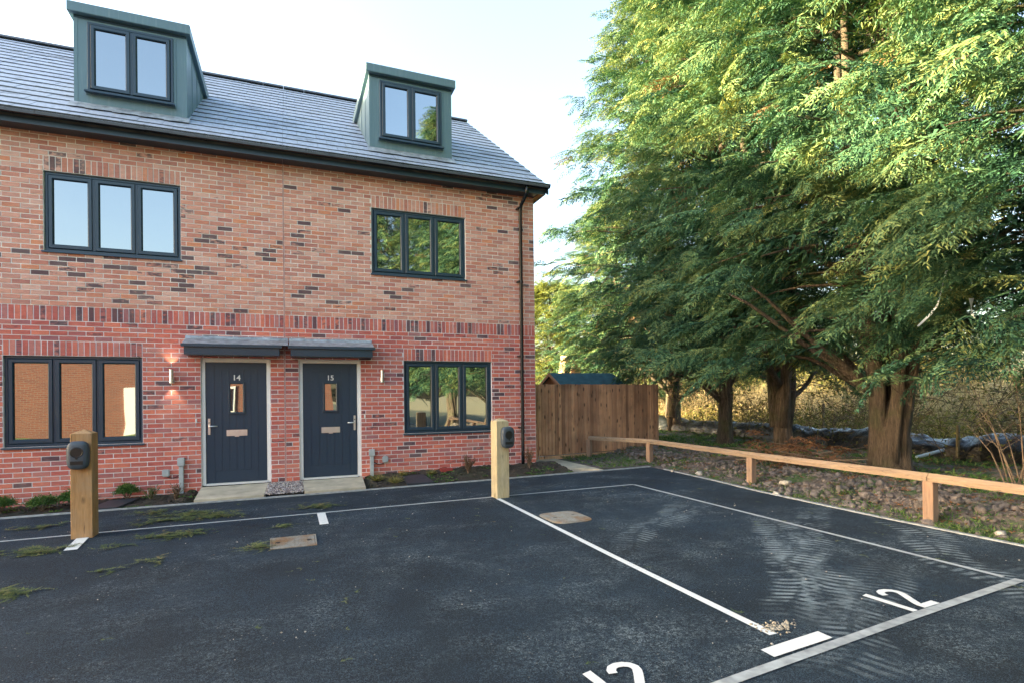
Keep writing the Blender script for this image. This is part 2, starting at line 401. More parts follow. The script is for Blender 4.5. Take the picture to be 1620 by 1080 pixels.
def rust_cover():
    t = NT('galvanised cover'); p = t.pos()
    c = t.mix(t.ramp(t.noise(p, 5, 6, .65), [(.42, 0), (.64, 1)]), (.34,.34,.31), (.30,.17,.08))
    c = t.mix(t.ramp(t.noise(p, 60, 5, .7), [(.45, 0), (.7, .6)]), c, (.12,.12,.11))
    t.base(c).set(Roughness=.7, Metallic=.25); t.bump(t.noise(p, 70, 4), .4, .003); return t.m
M['cover'] = rust_cover()
M['felt'] = plain('blue green roofing felt', (.035,.115,.15), .85, 0, .2, 5, .3, 80)
M['shedwood'] = wood('orange shed timber', (.55,.22,.10), (.66,.32,.16), knots=False)
def sheet_mat():
    t = NT('black plastic sheet'); t.base((.014,.016,.020)).set(Roughness=.30)
    t.b.inputs['Specular IOR Level'].default_value = .5
    t.bump(t.noise(t.pos((1,1,1.5)), 5, 5, .6, .6), .8, .06); return t.m
M['sheet'] = sheet_mat()
M['ribbon'] = plain('torn white plastic', (.62,.68,.74), .4, 0, .1)
M['bluepipe'] = plain('pale blue batten', (.42,.55,.66), .5)
def facing(name, a, b, mort):
    t = NT(name); bt = t.n('ShaderNodeTexBrick'); mp = t.pos((1,1,1))
    sep = t.n('ShaderNodeSeparateXYZ'); t.t.links.new(mp, sep.inputs[0]); cb = t.n('ShaderNodeCombineXYZ')
    t.t.links.new(t.math('ADD', sep.outputs[0], sep.outputs[1]), cb.inputs[0]); t.t.links.new(sep.outputs[2], cb.inputs[1])
    t.t.links.new(cb.outputs[0], bt.inputs['Vector'])
    bt.inputs['Color1'].default_value = (*a, 1); bt.inputs['Color2'].default_value = (*b, 1); bt.inputs['Mortar'].default_value = (*mort, 1)
    bt.inputs['Scale'].default_value = 1; bt.inputs['Brick Width'].default_value = .225; bt.inputs['Row Height'].default_value = .075; bt.inputs['Mortar Size'].default_value = .008
    t.base(bt.outputs[0]).set(Roughness=.9); return t.m
M['facing'] = facing('side wall brick', (.23,.075,.045), (.17,.052,.036), (.19,.16,.14))
M['concrete_tile'] = plain('plain roof', (.08,.085,.095), .8, 0, .2, 4)

# ------------------------------------------------------------------ ground, tarmac, lines
def structure(o): o['kind'] = 'structure'; return o
# big ground sheet, lowered below the tarmac, gently uneven
m = MB(); xs = list(range(-400, -40, 60)) + list(range(-40, 60, 4)) + list(range(60, 401, 60)); ys = list(range(-300, -40, 60)) + list(range(-40, 60, 4)) + list(range(60, 401, 60))
for y in ys:
    for x in xs: m.v.append((x, y, -.06 + (.12 * noise.noise(Vector((x*.1, y*.1, 3))) if abs(x) > 18 else 0)))
nx = len(xs)
for j in range(len(ys)-1):
    for i in range(nx-1): m.f.append((j*nx+i, j*nx+i+1, (j+1)*nx+i+1, (j+1)*nx+i))
structure(m.build('ground', M['ground']))
EDGE = [(6.35, -12), (6.30, 1.5), (6.30, 4.29), (6.40, 6.23), (6.54, 7.3), (6.67, 8.82)]      # right hand edge of the tarmac
KL = [(-22, 9.20), (-3.54, 9.22), (.4, 9.17), (3.33, 9.20), (5.6, 9.24), (6.67, 9.26)]       # edge by the houses
m = MB(); m.poly([(x, y, gz(x)) for x, y in [(-22, -12)] + EDGE + KL[::-1]])
structure(m.build('tarmac', M['tarmac']))
def strip(pts, w, dz, thick=0, end=None):
    m = MB(); n = len(pts); off = []
    for i in range(n):
        a = Vector(pts[max(i-1, 0)]); b = Vector(pts[min(i+1, n-1)]); t = (b-a).normalized(); nn = Vector((-t.y, t.x))
        p = Vector(pts[i]); off.append((p + nn*w/2, p - nn*w/2))
    for i in range(n-1):
        (a, b), (c, d) = off[i], off[i+1]
        q = [(v.x, v.y, gz(v.x) + dz) for v in (a, b, d, c)]
        if thick: m.prism([(x, y, z - thick) for x, y, z in q], (0, 0, thick))
        else: m.poly(q)
    return m
structure(strip(KL, .05, .018, .12).build('kerb', M['kerb']))
structure(strip([(x+.02, y) for x, y in EDGE], .05, .012, .12).build('kerb', M['kerb']))
def rdm(o, label): o['kind'] = 'structure'; o['label'] = label; return o
FAR = [(-22, 7.72), (-2.7, 7.70), (.47, 7.66), (2.75, 7.66), (5.17, 7.63)]
structure(strip(FAR, .05, .004).build('bay_line', M['line']))
structure(strip([(5.17, 7.605), (5.17, 2.60)], .05, .004).build('bay_line', M['line']))
structure(strip([(2.78, 7.50), (2.74, 4.4), (2.735, 2.56)], .062, .004).build('bay_line', M['paint']))
structure(strip([(-22, .55), (0, 2.03), (2.2, 2.25), (3.86, 2.40), (5.20, 2.505)], .068, .006).build('channel_line', M['kerb']))
def flat(pts, dz): return MB().poly([(x, y, gz(x) + dz) for x, y in pts])
structure(flat([(2.498, 2.335), (3.006, 2.375), (3.006, 2.475), (2.498, 2.432)], .0085).build('bay_marking', M['paint']))
structure(flat([(-2.19, 7.46), (-2.075, 7.46), (-2.02, 6.90), (-2.135, 6.90)], .008).build('bay_marking', M['paint']))
structure(flat([(.318, 7.62), (.42, 7.62), (.42, 6.93), (.318, 6.93)], .008).build('bay_marking', M['paint']))
structure(flat([(-.55, 2.05), (-.05, 2.09), (-.05, 2.20), (-.55, 2.16)], .0085).build('bay_marking', M['paint']))
def stroke(pts, w):
    m = []; n = len(pts); L, Rr = [], []
    for i in range(n):
        a = Vector(pts[max(i-1, 0)]); b = Vector(pts[min(i+1, n-1)]); t = (b-a).normalized(); nn = Vector((-t.y, t.x))
        L.append(Vector(pts[i]) + nn*w/2); Rr.append(Vector(pts[i]) - nn*w/2)
    return L, Rr
def number12(x0, y0, ang, s=1.0):
    """painted 12: a plain bar and a two, reading along +X"""
    ca, sa = math.cos(ang), math.sin(ang)
    def tr(u, v): x = x0 + (u*ca - v*sa)*s; y = y0 + (u*sa + v*ca)*s; return (x, y, gz(x) + .009)
    m = MB(); m.poly([tr(0, 0), tr(.055, 0), tr(.055, .345), (tr(-.003, .335))])
    c = [(x+.132, y) for x, y in [(.014,.262),(.020,.290),(.045,.318),(.080,.328),(.118,.320),(.146,.297),(.157,.266),(.150,.235),(.128,.198),(.098,.155),(.066,.108),(.042,.07),(.030,.04)]]
    L, Q = stroke(c, .052)
    for i in range(len(c)-1): m.poly([tr(*L[i]), tr(*Q[i]), tr(*Q[i+1]), tr(*L[i+1])])
    m2 = MB(); m2.poly([(x, y, z+.0015) for x, y, z in (tr(.132, 0), tr(.312, 0), tr(.312, .056), tr(.137, .056))])
    m.add(m2.v, m2.f); return m
structure(number12(3.83, 2.432, R(3.5)).build('bay_number', M['paint']))
structure(number12(1.46, 2.27, R(4.5)).build('bay_number', M['paint']))

# planting bed between the edging and the houses
def bedz(x, y):
    t = min(max((y - 9.2)/1.0, 0), 1)
    wall = .02 + .045*max(0, (x+4)) * .6 if x < 0 else (.10 + .03*x if x < 3 else .19 + .0*x)
    if x < -1.5: wall = -.01 + .02*(x+4)
    return (gz(x) + .004)*(1-t) + wall*t
m = MB(); X = np.linspace(-8, 5.0, 261); Y = np.linspace(9.225, 10.26, 22)
for y in Y:
    for x in X:
        e = min(1, (y-9.2)*5); m.v.append((x, y, bedz(x, y) - .004 - (.09 if (-1.36 < x < -.33 or .19 < x < 1.22) else (.03 if -1.4 < x < 1.26 else 0)) + e*(.035*noise.noise(Vector((x*5, y*5, 0))) + .018*noise.noise(Vector((x*19, y*19, 5))))))
for j in range(len(Y)-1):
    for i in range(len(X)-1):
        a = j*len(X)+i; m.f.append((a, a+1, a+1+len(X), a+len(X)))
structure(m.build('planting_bed', M['soil'], smooth=False))
def slab(name, pts, th, label=None):
    m = MB().prism([(x, y, z-th) for x, y, z in pts], (0, 0, th)); o = m.build(name, M['slab'], bevel=.004); return structure(o)
slab('doorstep_slab', [(-1.31, 9.25, .055), (-.37, 9.25, .062), (-.335, 10.16, .115), (-1.33, 10.16, .11)], .09)
slab('doorstep_slab', [(.215, 9.25, .067), (1.14, 9.25, .075), (1.195, 10.16, .118), (.19, 10.16, .115)], .09)
slab('garden_path', [(4.93, 10.1, .085), (5.64, 9.285, .08), (5.64, 10.9, .085), (5.50, 14.5, .09), (4.78, 14.5, .09)], .08)
# gravel between the two doorsteps
rng = random.Random(4); V = []; F = []; T = []
def ico_pts():
    t = (1+5**.5)/2
    v = np.array([(-1,t,0),(1,t,0),(-1,-t,0),(1,-t,0),(0,-1,t),(0,1,t),(0,-1,-t),(0,1,-t),(t,0,-1),(t,0,1),(-t,0,-1),(-t,0,1)], float); v /= np.linalg.norm(v[0])
    f = np.array([(0,11,5),(0,5,1),(0,1,7),(0,7,10),(0,10,11),(1,5,9),(5,11,4),(11,10,2),(10,7,6),(7,1,8),(3,9,4),(3,4,2),(3,2,6),(3,6,8),(3,8,9),(4,9,5),(2,4,11),(6,2,10),(8,6,7),(9,8,1)])
    return v, f
IV, IF = ico_pts()
def scatter_rocks(name, mat, spots, seed, parent=None):
    """spots: (x, y, z, r); joined"""
    g = np.random.RandomState(seed); V = []; F = []; T = []; n = 0
    for x, y, z, r in spots:
        s = r * g.uniform(.55, 1.3, 3); s[2] *= .7; a = g.uniform(0, 6.28); v = IV * g.uniform(.55, 1.3, (12, 1)) * s
        ca, sa = math.cos(a), math.sin(a); v = np.stack([v[:,0]*ca - v[:,1]*sa, v[:,0]*sa + v[:,1]*ca, v[:,2]], 1) + (x, y, z)
        V.append(v); F.append(IF + n); T.append(np.full(12, g.rand())); n += 12
    return npmesh(name, np.concatenate(V), np.concatenate(F), mat, np.concatenate(T), parent)
sp = []
for _ in range(1500):
    y = rng.uniform(9.25, 10.15); t = (y-9.25)/.9; x = rng.uniform(-.36 + .02*t, .20)
    sp.append((x, y, .062 + .05*t + rng.uniform(-.004, .006), rng.uniform(.008, .016)))
scatter_rocks('gravel', M['gravel'], sp, 3)['kind'] = 'stuff'

# ------------------------------------------------------------------ houses
WY = 10.19                              # front face of the brickwork
PX = .2226; PZ = .0743; PARTY = -.07; CORNER = 4.605; Z0 = 2.712
RID_Y, RID_Z = 15.04, 9.355
def rowz(k): return Z0 + k*PZ
OPEN15 = {'door': (.158, 1.183, -.2, rowz(-7)), 'win_lo': (1.955, 3.672, rowz(-25), rowz(-7)), 'win_up': (1.398, 3.165, rowz(14), rowz(30))}
OPEN14 = {'door': (-1.326, -.298, -.2, rowz(-7)), 'win_lo': (-3.848, -2.131, rowz(-25), rowz(-7)), 'win_up': (-3.36, -1.593, rowz(14), rowz(30))}
brick_unit = bpy.data.meshes.new('brick_unit')
bb = MB().box(-.5, .5, 0, .1, -.5, .5); brick_unit.from_pydata(bb.v, [], bb.f)
bu = {}
for k in ('brick_up', 'brick_lo'):
    me = brick_unit.copy(); me.name = k; me.materials.append(M[k]); bu[k] = me
def burn(x, z, rng):
    """burnt bricks come in drifts; the lower wall has fewer"""
    d = noise.noise(Vector((x*.9 - z*.55, z*1.5, 7.3)))
    p = .05 + max(0, d)*.9 if z > Z0 + 3*PZ else .07 + max(0, d)*.25
    return rng.uniform(.25, 1.0) if rng.random() < p else 0.0

def brickwork(x0, x1, opens, house, wall, seed, origin):
    rng = random.Random(seed); items = []          # (xa, xb, za, zb, type)
    j = .0125
    heads = [(o[0], o[1], o[3], o[3] + 3*PZ) for k, o in opens.items() if k != 'door']
    holes = [(o[0], o[1], o[2], o[3]) for o in opens.values()] + heads
    for k in range(-38, 38):
        if 0 <= k < 3: continue
        za, zb = rowz(k) + j/2, rowz(k+1) - j/2; zc = (za+zb)/2
        cuts = sorted((a, b) for a, b, c, d in holes if c < zc < d)
        segs = []; cur = x0
        for a, b in cuts: segs.append((cur, a)); cur = b
        segs.append((cur, x1))
        off = origin + (PX/2 if k % 2 else 0)
        for a, b in segs:
            if b - a < .02: continue
            n0 = math.floor((a-off)/PX)
            for i in range(n0, n0 + int((b-a)/PX) + 3):
                xa, xb = max(a, off + i*PX), min(b, off + (i+1)*PX)
                if xb - xa < .035: continue
                items.append([xa + j/2, xb - j/2, za, zb, 'up' if k >= 3 else 'lo'])
    # soldier courses
    def soldiers(a, b, z, ty):
        n = max(1, round((b-a)/PZ)); w = (b-a)/n
        for i in range(n): items.append([a + i*w + j/2, a + (i+1)*w - j/2, z + j/2, z + 3*PZ - j/2, ty])
    soldiers(x0, x1, Z0, 'lo')
    for k, o in opens.items():
        if k != 'door': soldiers(o[0], o[1], o[3], 'up' if o[3] > 3.2 else 'lo')
    items = [q for q in items if q[3] < 5.56]
    # the 300 that show largest stay single objects, the rest is one mesh
    def depth(q):
        x = (q[0]+q[1])/2; d = WY*.928 + x*.373
        lat = x*.928 - WY*.373
        return d if (abs(lat/d) < .92 and q[2] > -.02) else 99 + d
    items.sort(key=lambda q: depth(q) / max(.3, min(1, (q[1]-q[0])*(q[3]-q[2])/.0128)**.5))
    V = []; F = []; cols = []; F2 = []; mi = []
    for n, (xa, xb, za, zb, ty) in enumerate(items):
        xc, zc = (xa+xb)/2, (za+zb)/2
        rec = (rng.random(), burn(xc, zc, rng), rng.random(), 1)
        if zb - za > .15: rec = (rec[0], rec[1] if rng.random() < .8 else rng.uniform(.3, .8), rec[2], 1)
        py = WY + rng.uniform(-.003, .003)
        if n < 300:
            o = bpy.data.objects.new('brick', bu['brick_' + ty]); o.color = rec
            link(o, wall); o.location = (xc, py, zc); o.scale = (xb-xa, 1, zb-za)
        else:
            b = len(V); V += [(xa,py,za),(xb,py,za),(xb,py,zb),(xa,py,zb),(xa,WY+.1,za),(xb,WY+.1,za),(xb,WY+.1,zb),(xa,WY+.1,zb)]
            F += [(b,b+1,b+2,b+3),(b,b+3,b+7,b+4),(b+1,b+5,b+6,b+2),(b+3,b+2,b+6,b+7),(b,b+4,b+5,b+1)]; cols += [rec]*8; mi += [0 if ty == 'up' else 1]*5
    me = bpy.data.meshes.new('brick_rest'); me.from_pydata(V, [], F); me.update()
    at = me.attributes.new('rec', 'FLOAT_COLOR', 'POINT'); at.data.foreach_set('color', np.array(cols, np.float32).ravel())
    me.materials.append(M['brick_up_j']); me.materials.append(M['brick_lo_j']); me.polygons.foreach_set('material_index', mi)
    link(bpy.data.objects.new('brick_rest', me), wall)['kind'] = 'stuff'

def wall_core(x0, x1, opens):
    m = MB(); yf, yb = WY + .0045, WY + .30
    xs = sorted({x0, x1} | {v for o in opens.values() for v in o[:2]}); zs = sorted({-.3, 5.6} | {v for o in opens.values() for v in o[2:]})
    for a, b in zip(xs[:-1], xs[1:]):
        for c, d in zip(zs[:-1], zs[1:]):
            xc, zc = (a+b)/2, (c+d)/2
            if any(o[0] < xc < o[1] and o[2] < zc < o[3] for o in opens.values()): continue
            m.box(a, b, yf, yb, c, d)
    return m
def frame_ring(m, x0, x1, z0, z1, w, y0, y1, lip=.012):
    """four mitred bars with a chamfered inner lip"""
    for (a, b, c, d) in ((0,1,0,0), (1,1,0,1), (0,1,1,1), (0,0,0,1)): pass
    o = [(x0,z0),(x1,z0),(x1,z1),(x0,z1)]; i1 = [(x0+w,z0+w),(x1-w,z0+w),(x1-w,z1-w),(x0+w,z1-w)]
    i0 = [(x0+w-lip,z0+w-lip),(x1-w+lip,z0+w-lip),(x1-w+lip,z1-w+lip),(x0+w-lip,z1-w+lip)]
    e = [(x0+.004,z0+.004),(x1-.004,z0+.004),(x1-.004,z1-.004),(x0+.004,z1-.004)]
    rr = [[(x, y1, z) for x, z in o], [(x, y0+.004, z) for x, z in o], [(x, y0, z) for x, z in e], [(x, y0, z) for x, z in i0], [(x, y0+.012, z) for x, z in i1], [(x, y1, z) for x, z in i1]]
    m.rings(rr, cap=False)
    # back closing
    n = len(m.v) - 24
    for k in range(4):
        j = (k+1) % 4; m.f.append((n+20+k, n+20+j, n+j, n+k))
def window(x0, x1, z0, z1, n, y, parent, label=None, sillw=.02, flush=False):
    fr = MB(); frame_ring(fr, x0+.004, x1-.004, z0+.004, z1-.004, .045, y, y+.07)
    wdt = (x1-x0-.008-.09)/n
    for i in range(1, n): xx = x0+.004+.045+wdt*i; fr.box(xx-.018, xx+.018, y+.002, y+.068, z0+.048, z1-.048)
    W = fr.build('window', M['anthracite'], parent)
    if label: W['label'] = label
    for i in range(n):
        a = x0+.049+wdt*i + (.018 if i else 0)+.001; b = x0+.049+wdt*(i+1) - (.018 if i < n-1 else 0)-.001
        s = MB(); frame_ring(s, a, b, z0+.050, z1-.050, .056, y-.016, y+.05); s.build('sash', M['anthracite'], W)
        g = MB(); frame_ring(g, a+.0555, b-.0555, z0+.1055, z1-.1055, .005, y+.006, y+.04, .001); g.build('gasket', M['gasket'], W)
        MB().box(a+.0595, b-.0595, y+.018, y+.030, z0+.1095, z1-.1095).build('pane', M['glass'], W)
    s = MB(); s.prism([(x0-sillw, y+.01, z0+.002), (x0-sillw, y-.075, z0-.006), (x0-sillw, y-.078, z0-.03), (x0-sillw, y-.06, z0-.03), (x0-sillw, y+.01, z0-.022)], (x1-x0+2*sillw, 0, 0))
    s.build('sill', M['anthracite'], W)
    return W

FONT = None
def digits(txt, size, x, y, z, mat, parent, name, mesh=True):
    cu = bpy.data.curves.new(name, 'FONT'); cu.body = txt; cu.size = size; cu.extrude = .003; cu.align_x = 'CENTER'; cu.offset = size*.018
    tmp = bpy.data.objects.new(name, cu); C.objects.link(tmp)
    me = bpy.data.meshes.new_from_object(tmp.evaluated_get(bpy.context.evaluated_depsgraph_get()))
    bpy.data.objects.remove(tmp); me.materials.clear(); me.materials.append(mat)
    me.transform(Matrix.Translation((x, y, z)) @ Matrix.Rotation(R(90), 4, 'X'))
    return link(bpy.data.objects.new(name, me), parent)
def door(x0, x1, num, hinge, house):
    """x0..x1 is the white frame; hinge = +1 when the handle is on the left"""
    zb, zt = .118, rowz(-7) - .004; y = WY + .035
    f = MB(); w = .058
    f.box(x0+.003, x0+w, y, y+.09, zb, zt); f.box(x1-w, x1-.003, y, y+.09, zb, zt); f.box(x0+w, x1-w, y+.001, y+.089, zt-w, zt)
    D = f.build('door', M['white'], house, bevel=.004)
    MB().box(x0+w+.001, x1-w-.001, y-.02, y+.09, zb, zb+.03).build('threshold', M['white'], D)
    a, b, c, d = x0+w+.004, x1-w-.004, zb+.034, zt-w-.004; yl = y+.022
    L = MB(); L.box(a, b, yl, yl+.045, c, d); L.build('door_leaf', M['door_blue'], D, bevel=.003)
    cx = (a+b)/2; hw = (b-a)/2
    # vertical boards pressed into the leaf and a rail along top and bottom
    bx0, bx1 = a+.13, b-.13; n = 6 if hinge > 0 else 5
    bw = (bx1-bx0)/n
    for i in range(n):
        MB().box(bx0+bw*i+.0035, bx0+bw*(i+1)-.0035, yl-.006, yl+.0, c+.20, d-.13).build('door_board', M['door_blue'], D)
    MB().box(bx0, bx1, yl-.005, yl, d-.122, d-.02).build('door_board', M['door_blue'], D)
    MB().box(bx0, bx1, yl-.005, yl, c+.03, c+.192).build('door_board', M['door_blue'], D)
    MB().box(a+.006, bx0-.007, yl-.006, yl, c+.02, d-.02).build('door_board', M['door_blue'], D)
    MB().box(bx1+.007, b-.006, yl-.006, yl, c+.02, d-.02).build('door_board', M['door_blue'], D)
    g = MB(); frame_ring(g, cx-.125, cx+.125, 1.275, 1.805, .034, yl-.028, yl+.0); g.build('glazing_frame', M['anthracite'], D, smooth=False)
    MB().box(cx-.092, cx+.092, yl-.012, yl-.008, 1.308, 1.772).build('pane', M['glass'], D)
    lp = MB(); lp.box(cx-.155, cx+.155, yl-.014, yl-.006, .915, 1.015); lp.box(cx-.13, cx+.13, yl-.022, yl-.013, .935, .99); lp.box(cx-.035, cx+.035, yl-.02, yl-.008, .902, .915)
    lp.build('letter_plate', M['chrome'], D, bevel=.003)
    digits(num, .125, cx, yl-.0085, 1.835, M['white'], D, 'door_number')
    hx = a+.045 if hinge > 0 else b-.045; s = 1 if hinge > 0 else -1
    MB().box(hx-.017, hx+.017, yl-.018, yl-.006, .945, 1.21).build('handle_plate', M['chrome'], D, bevel=.004)
    h = MB().tube([(hx, yl-.016, 1.085), (hx, yl-.055, 1.085), (hx+s*.02, yl-.066, 1.085), (hx+s*.125, yl-.066, 1.085)], .0105, 10)
    h.build('handle', M['chrome'], D, smooth=True)
    MB().tube([(hx, yl-.019, 1.14), (hx, yl-.025, 1.14)], .009, 10).build('keyhole', M['gasket'], D)
    return D
def canopy(x0, x1, house, join=0):
    c = MB(); c.box(x0+.03, x1-.03, 9.865, WY, 2.222, 2.345); A = c.build('canopy', M['anthracite'], house, bevel=.004)
    MB().box(x0-.01, x1+.01, 9.835, 9.90, 2.345, 2.392).build('canopy_edge', M['anthracite'], A, bevel=.004)
    l = MB(); q = [(x0+.005, 9.85, 2.393), (x0+.005, WY+.004, 2.42), (x0+.005, WY+.004, 2.545), (x0+.005, WY-.012, 2.545), (x0+.005, WY-.03, 2.50)]
    l.prism(q, (x1-x0-.01+join, 0, 0)); l.build('lead_flashing', M['lead'], A)
    return A
zr_ = lambda y: 5.588 + .7*(y-9.706) - .02
def dormer(x0, x1, wx0, wx1, house, label, side):
    yf = 10.46; zt = 7.50
    d = MB(); d.prism([(x0, yf, 6.05), (x0, yf, zt), (x0, 13.0, zt), (x0, 13.0, 7.30)], (x1-x0, 0, 0))
    D = d.build('dormer', M['clad'], house); D['label'] = label
    c = MB().prism([(x0-.065, yf-.10, zt+.002), (x0-.065, yf-.10, 7.655), (x0-.065, 13.1, 7.70), (x0-.065, 13.1, zt+.002)], (x1-x0+.13, 0, 0))
    c.build('dormer_cap', M['clad'], D, bevel=.006)
    f = MB(); f.box(wx0-.03, wx1+.03, yf-.012, yf+.001, 6.29, 7.435); f.build('window_trim', M['clad'], D)
    W = window(wx0, wx1, 6.325, 7.42, 2, yf-.035, D)
    # window pieces belong one level up: dormer > sash / pane
    for ch in [o for o in bpy.data.objects if o.parent == W]:
        ch.parent = D
    W.name = 'window_frame'
    for a, b in ((x0-.004, x0+.045), (x1-.045, x1+.004)):
        MB().box(a, b, yf-.005, yf+.06, 6.10, zt-.002).build('corner_trim', M['clad'], D)
    MB().box(x0-.002, x1+.002, yf-.010, yf-.0005, 7.462, 7.498).build('drip_trim', M['anthracite'], D)
    for s, xx in ((-1, x0), (1, x1)):
        for q in (.55, 1.1, 1.6):
            MB().box(min(xx, xx+s*.008), max(xx, xx+s*.008), yf+q, yf+q+.02, zr_(yf+q), zt-.003).build('cladding_seam', M['clad'], D)
    ap = MB()
    for i in range(14):                # lead apron dressed over the tiles
        a = x0 - .05 + (x1-x0+.1)*i/14; b = x0 - .05 + (x1-x0+.1)*(i+1)/14
        y0 = yf-.17 + .02*math.sin(i*2.1); zz = lambda y: 5.588 + .7*(y-9.706) + .012
        ap.add([(a, y0, zz(y0)), (b, y0, zz(y0)), (b, yf-.004, zz(yf)+.03), (a, yf-.004, zz(yf)+.03)], [(0,1,2,3)])
    ap.build('lead_flashing', M['lead'], D)
    return D

def roof(x0, x1, house, seed, verge, dormers):
    rng = random.Random(seed)
    deck = MB(); zr = lambda y: 5.588 + .7*(y-9.706) - .045
    deck.prism([(x0, 9.86, zr(9.86)), (x0, RID_Y, zr(RID_Y)), (x0, 2*RID_Y-9.86, zr(9.86)), (x0, 2*RID_Y-9.86, zr(9.86)-.1), (x0, RID_Y, zr(RID_Y)-.12), (x0, 9.86, zr(9.86)-.1)], (x1-x0, 0, 0))
    Rf = deck.build('roof', M['concrete_tile'], house)
    g = .295; nrow = 18; tw = .33
    for k in range(nrow):
        m = MB(); off = (tw/2 if k % 2 else 0); i0 = math.floor((x0-off)/tw); y0 = 9.735 + g*k; y1 = min(y0 + g + .04, RID_Y)
        for i in range(i0, i0 + int((x1-x0)/tw) + 3):
            a, b = max(x0, off+i*tw), min(x1, off+(i+1)*tw)
            if b - a < .03: continue
            dz = rng.uniform(-.002, .003); zf = 5.588 + .7*(y0-9.706) + dz; zb_ = 5.588 + .7*(y1-9.706) - .022 + dz
            a += .0015; b -= .0015
            m.add([(a,y0,zf-.042),(b,y0,zf-.042),(b,y0,zf),(a,y0,zf),(a,y1,zb_),(b,y1,zb_)], [(0,1,2,3),(3,2,5,4),(0,3,4),(1,5,2)])
        m.build('tile_course', M['tile'], Rf)
    r = MB(); nr = int((x1-x0)/.45)
    for i in range(nr):
        a = x0 + (x1-x0)*i/nr + .003; b = x0 + (x1-x0)*(i+1)/nr - .003
        r.prism([(a, RID_Y-.13, RID_Z-.075), (a, RID_Y-.05, RID_Z+.005), (a, RID_Y+.05, RID_Z+.005), (a, RID_Y+.13, RID_Z-.075)], (b-a, 0, 0))
    r.build('ridge_tiles', M['ridge'], Rf)
    if verge:
        v = MB(); v.prism([(x1-.012, 9.80, zr(9.80)-.02), (x1-.012, RID_Y, zr(RID_Y)-.02), (x1-.012, RID_Y, zr(RID_Y)-.22), (x1-.012, 9.80, zr(9.80)-.16)], (.03, 0, 0))
        v.build('verge_board', M['anthracite'], Rf)
    return Rf
def eaves(x0, x1, gx1, house, end):
    f = MB(); f.box(x0, x1, 9.882, 9.906, 5.475, 5.665); F = f.build('fascia', M['anthracite'], house)
    MB().box(x0, CORNER if end else x1, 9.907, WY+.02, 5.502, 5.514).build('soffit', M['anthracite'], house)
    if end:
        MB().box(CORNER+.001, x1-.002, 9.907, 10.6, 5.488, 5.50).build('soffit', M['soffit_glow'], house)['label'] = 'end piece of the soffit, orange brown from reflected glow put into its colour'
        MB().prism([(x1-.024, 9.907, 5.475), (x1-.024, 9.907, 5.66), (x1-.024, 10.5, 6.05), (x1-.024, 10.5, 5.475)], (.022, 0, 0)).build('box_end', M['anthracite'], house)
    gu = MB(); n = 9; ring = []
    for i in range(n+1):
        a = math.pi * i/n; ring.append((math.cos(a), -math.sin(a)))
    cy, cz, r = 9.80, 5.640, .062
    outer = [(cy - r*c, cz + r*s*1.15) for c, s in ring]; inner = [(cy - (r-.006)*c, cz + (r-.006)*s*1.15) for c, s in ring][::-1]
    gu.prism([(x0, y, z) for y, z in outer + inner], (gx1-x0, 0, 0))
    G = gu.build('gutter', M['gutter'], house, smooth=False)
    if end: MB().prism([(gx1-.003, y, z) for y, z in outer], (.006, 0, 0)).build('gutter_cap', M['gutter'], G)
    k = x0 + .35
    while k < x1:
        b = MB(); b.prism([(k, cy - (r+.006)*c, cz + (r+.006)*s*1.15) for c, s in ring] + [(k, 9.882, cz+.01)], (.03, 0, 0)); b.build('gutter_bracket', M['gutter'], G); k += .8

def house(name, x0, x1, opens, label, seed, right):
    H = empty(name, ((x0+x1)/2, 12.5, 0), label, 'house', 'brick terraced houses')
    Wl = wall_core(x0, x1, opens).build('wall', M['mortar'], H)
    brickwork(x0 + (.006 if right else 0), x1 - (0 if right else .006), opens, H, Wl, seed, PARTY)
    # dark rooms behind the glazing, side and rear walls
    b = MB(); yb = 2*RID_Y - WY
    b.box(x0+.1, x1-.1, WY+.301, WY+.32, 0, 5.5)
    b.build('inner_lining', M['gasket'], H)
    b = MB(); b.box(x0, x1, yb-.25, yb, -.3, 5.6)
    if right: b.prism([(x1-.25, WY+.301, -.3), (x1-.25, yb-.251, -.3), (x1-.25, yb-.251, 5.55), (x1-.25, RID_Y, 9.1), (x1-.25, WY+.301, 5.72)], (.247, 0, 0))
    b.build('rear_wall', M['facing'], H)
    window(*opens['win_lo'], 3, WY+.045, H); window(*opens['win_up'], 3, WY+.045, H)
    return H
H15 = house('terraced_house', PARTY, CORNER, OPEN15, 'red and buff brick end terrace house with dark door numbered 15', 11, True)
H14 = house('terraced_house', -4.75, PARTY, OPEN14, 'red and buff brick house with dark door numbered 14, cut off by the left edge', 23, False)
door(.158, 1.183, '15', -1, H15); door(-1.326, -.298, '14', 1, H14)
canopy(-.005, 1.385, H15); canopy(-1.545, -.115, H14, .105)
roof(PARTY, 4.74, H15, 5, True, None); roof(-4.75, PARTY-.0006, H14, 6, False, None)
eaves(PARTY, 4.73, 4.775, H15, True); eaves(-4.75, PARTY-.002, PARTY-.002, H14, False)
dormer(1.42, 2.985, 1.60, 2.79, H15, 'grey clad dormer with two panes, near the gable end', 1)
dormer(-3.05, -1.53, -2.877, -1.711, H14, 'grey clad dormer with two panes, above the house numbered 14', -1)
MB().box(PARTY-.007, PARTY+.006, WY-.001, WY+.006, .1, 5.5).build('movement_joint', plain('joint sealant', (.42,.20,.17), .8), H15)
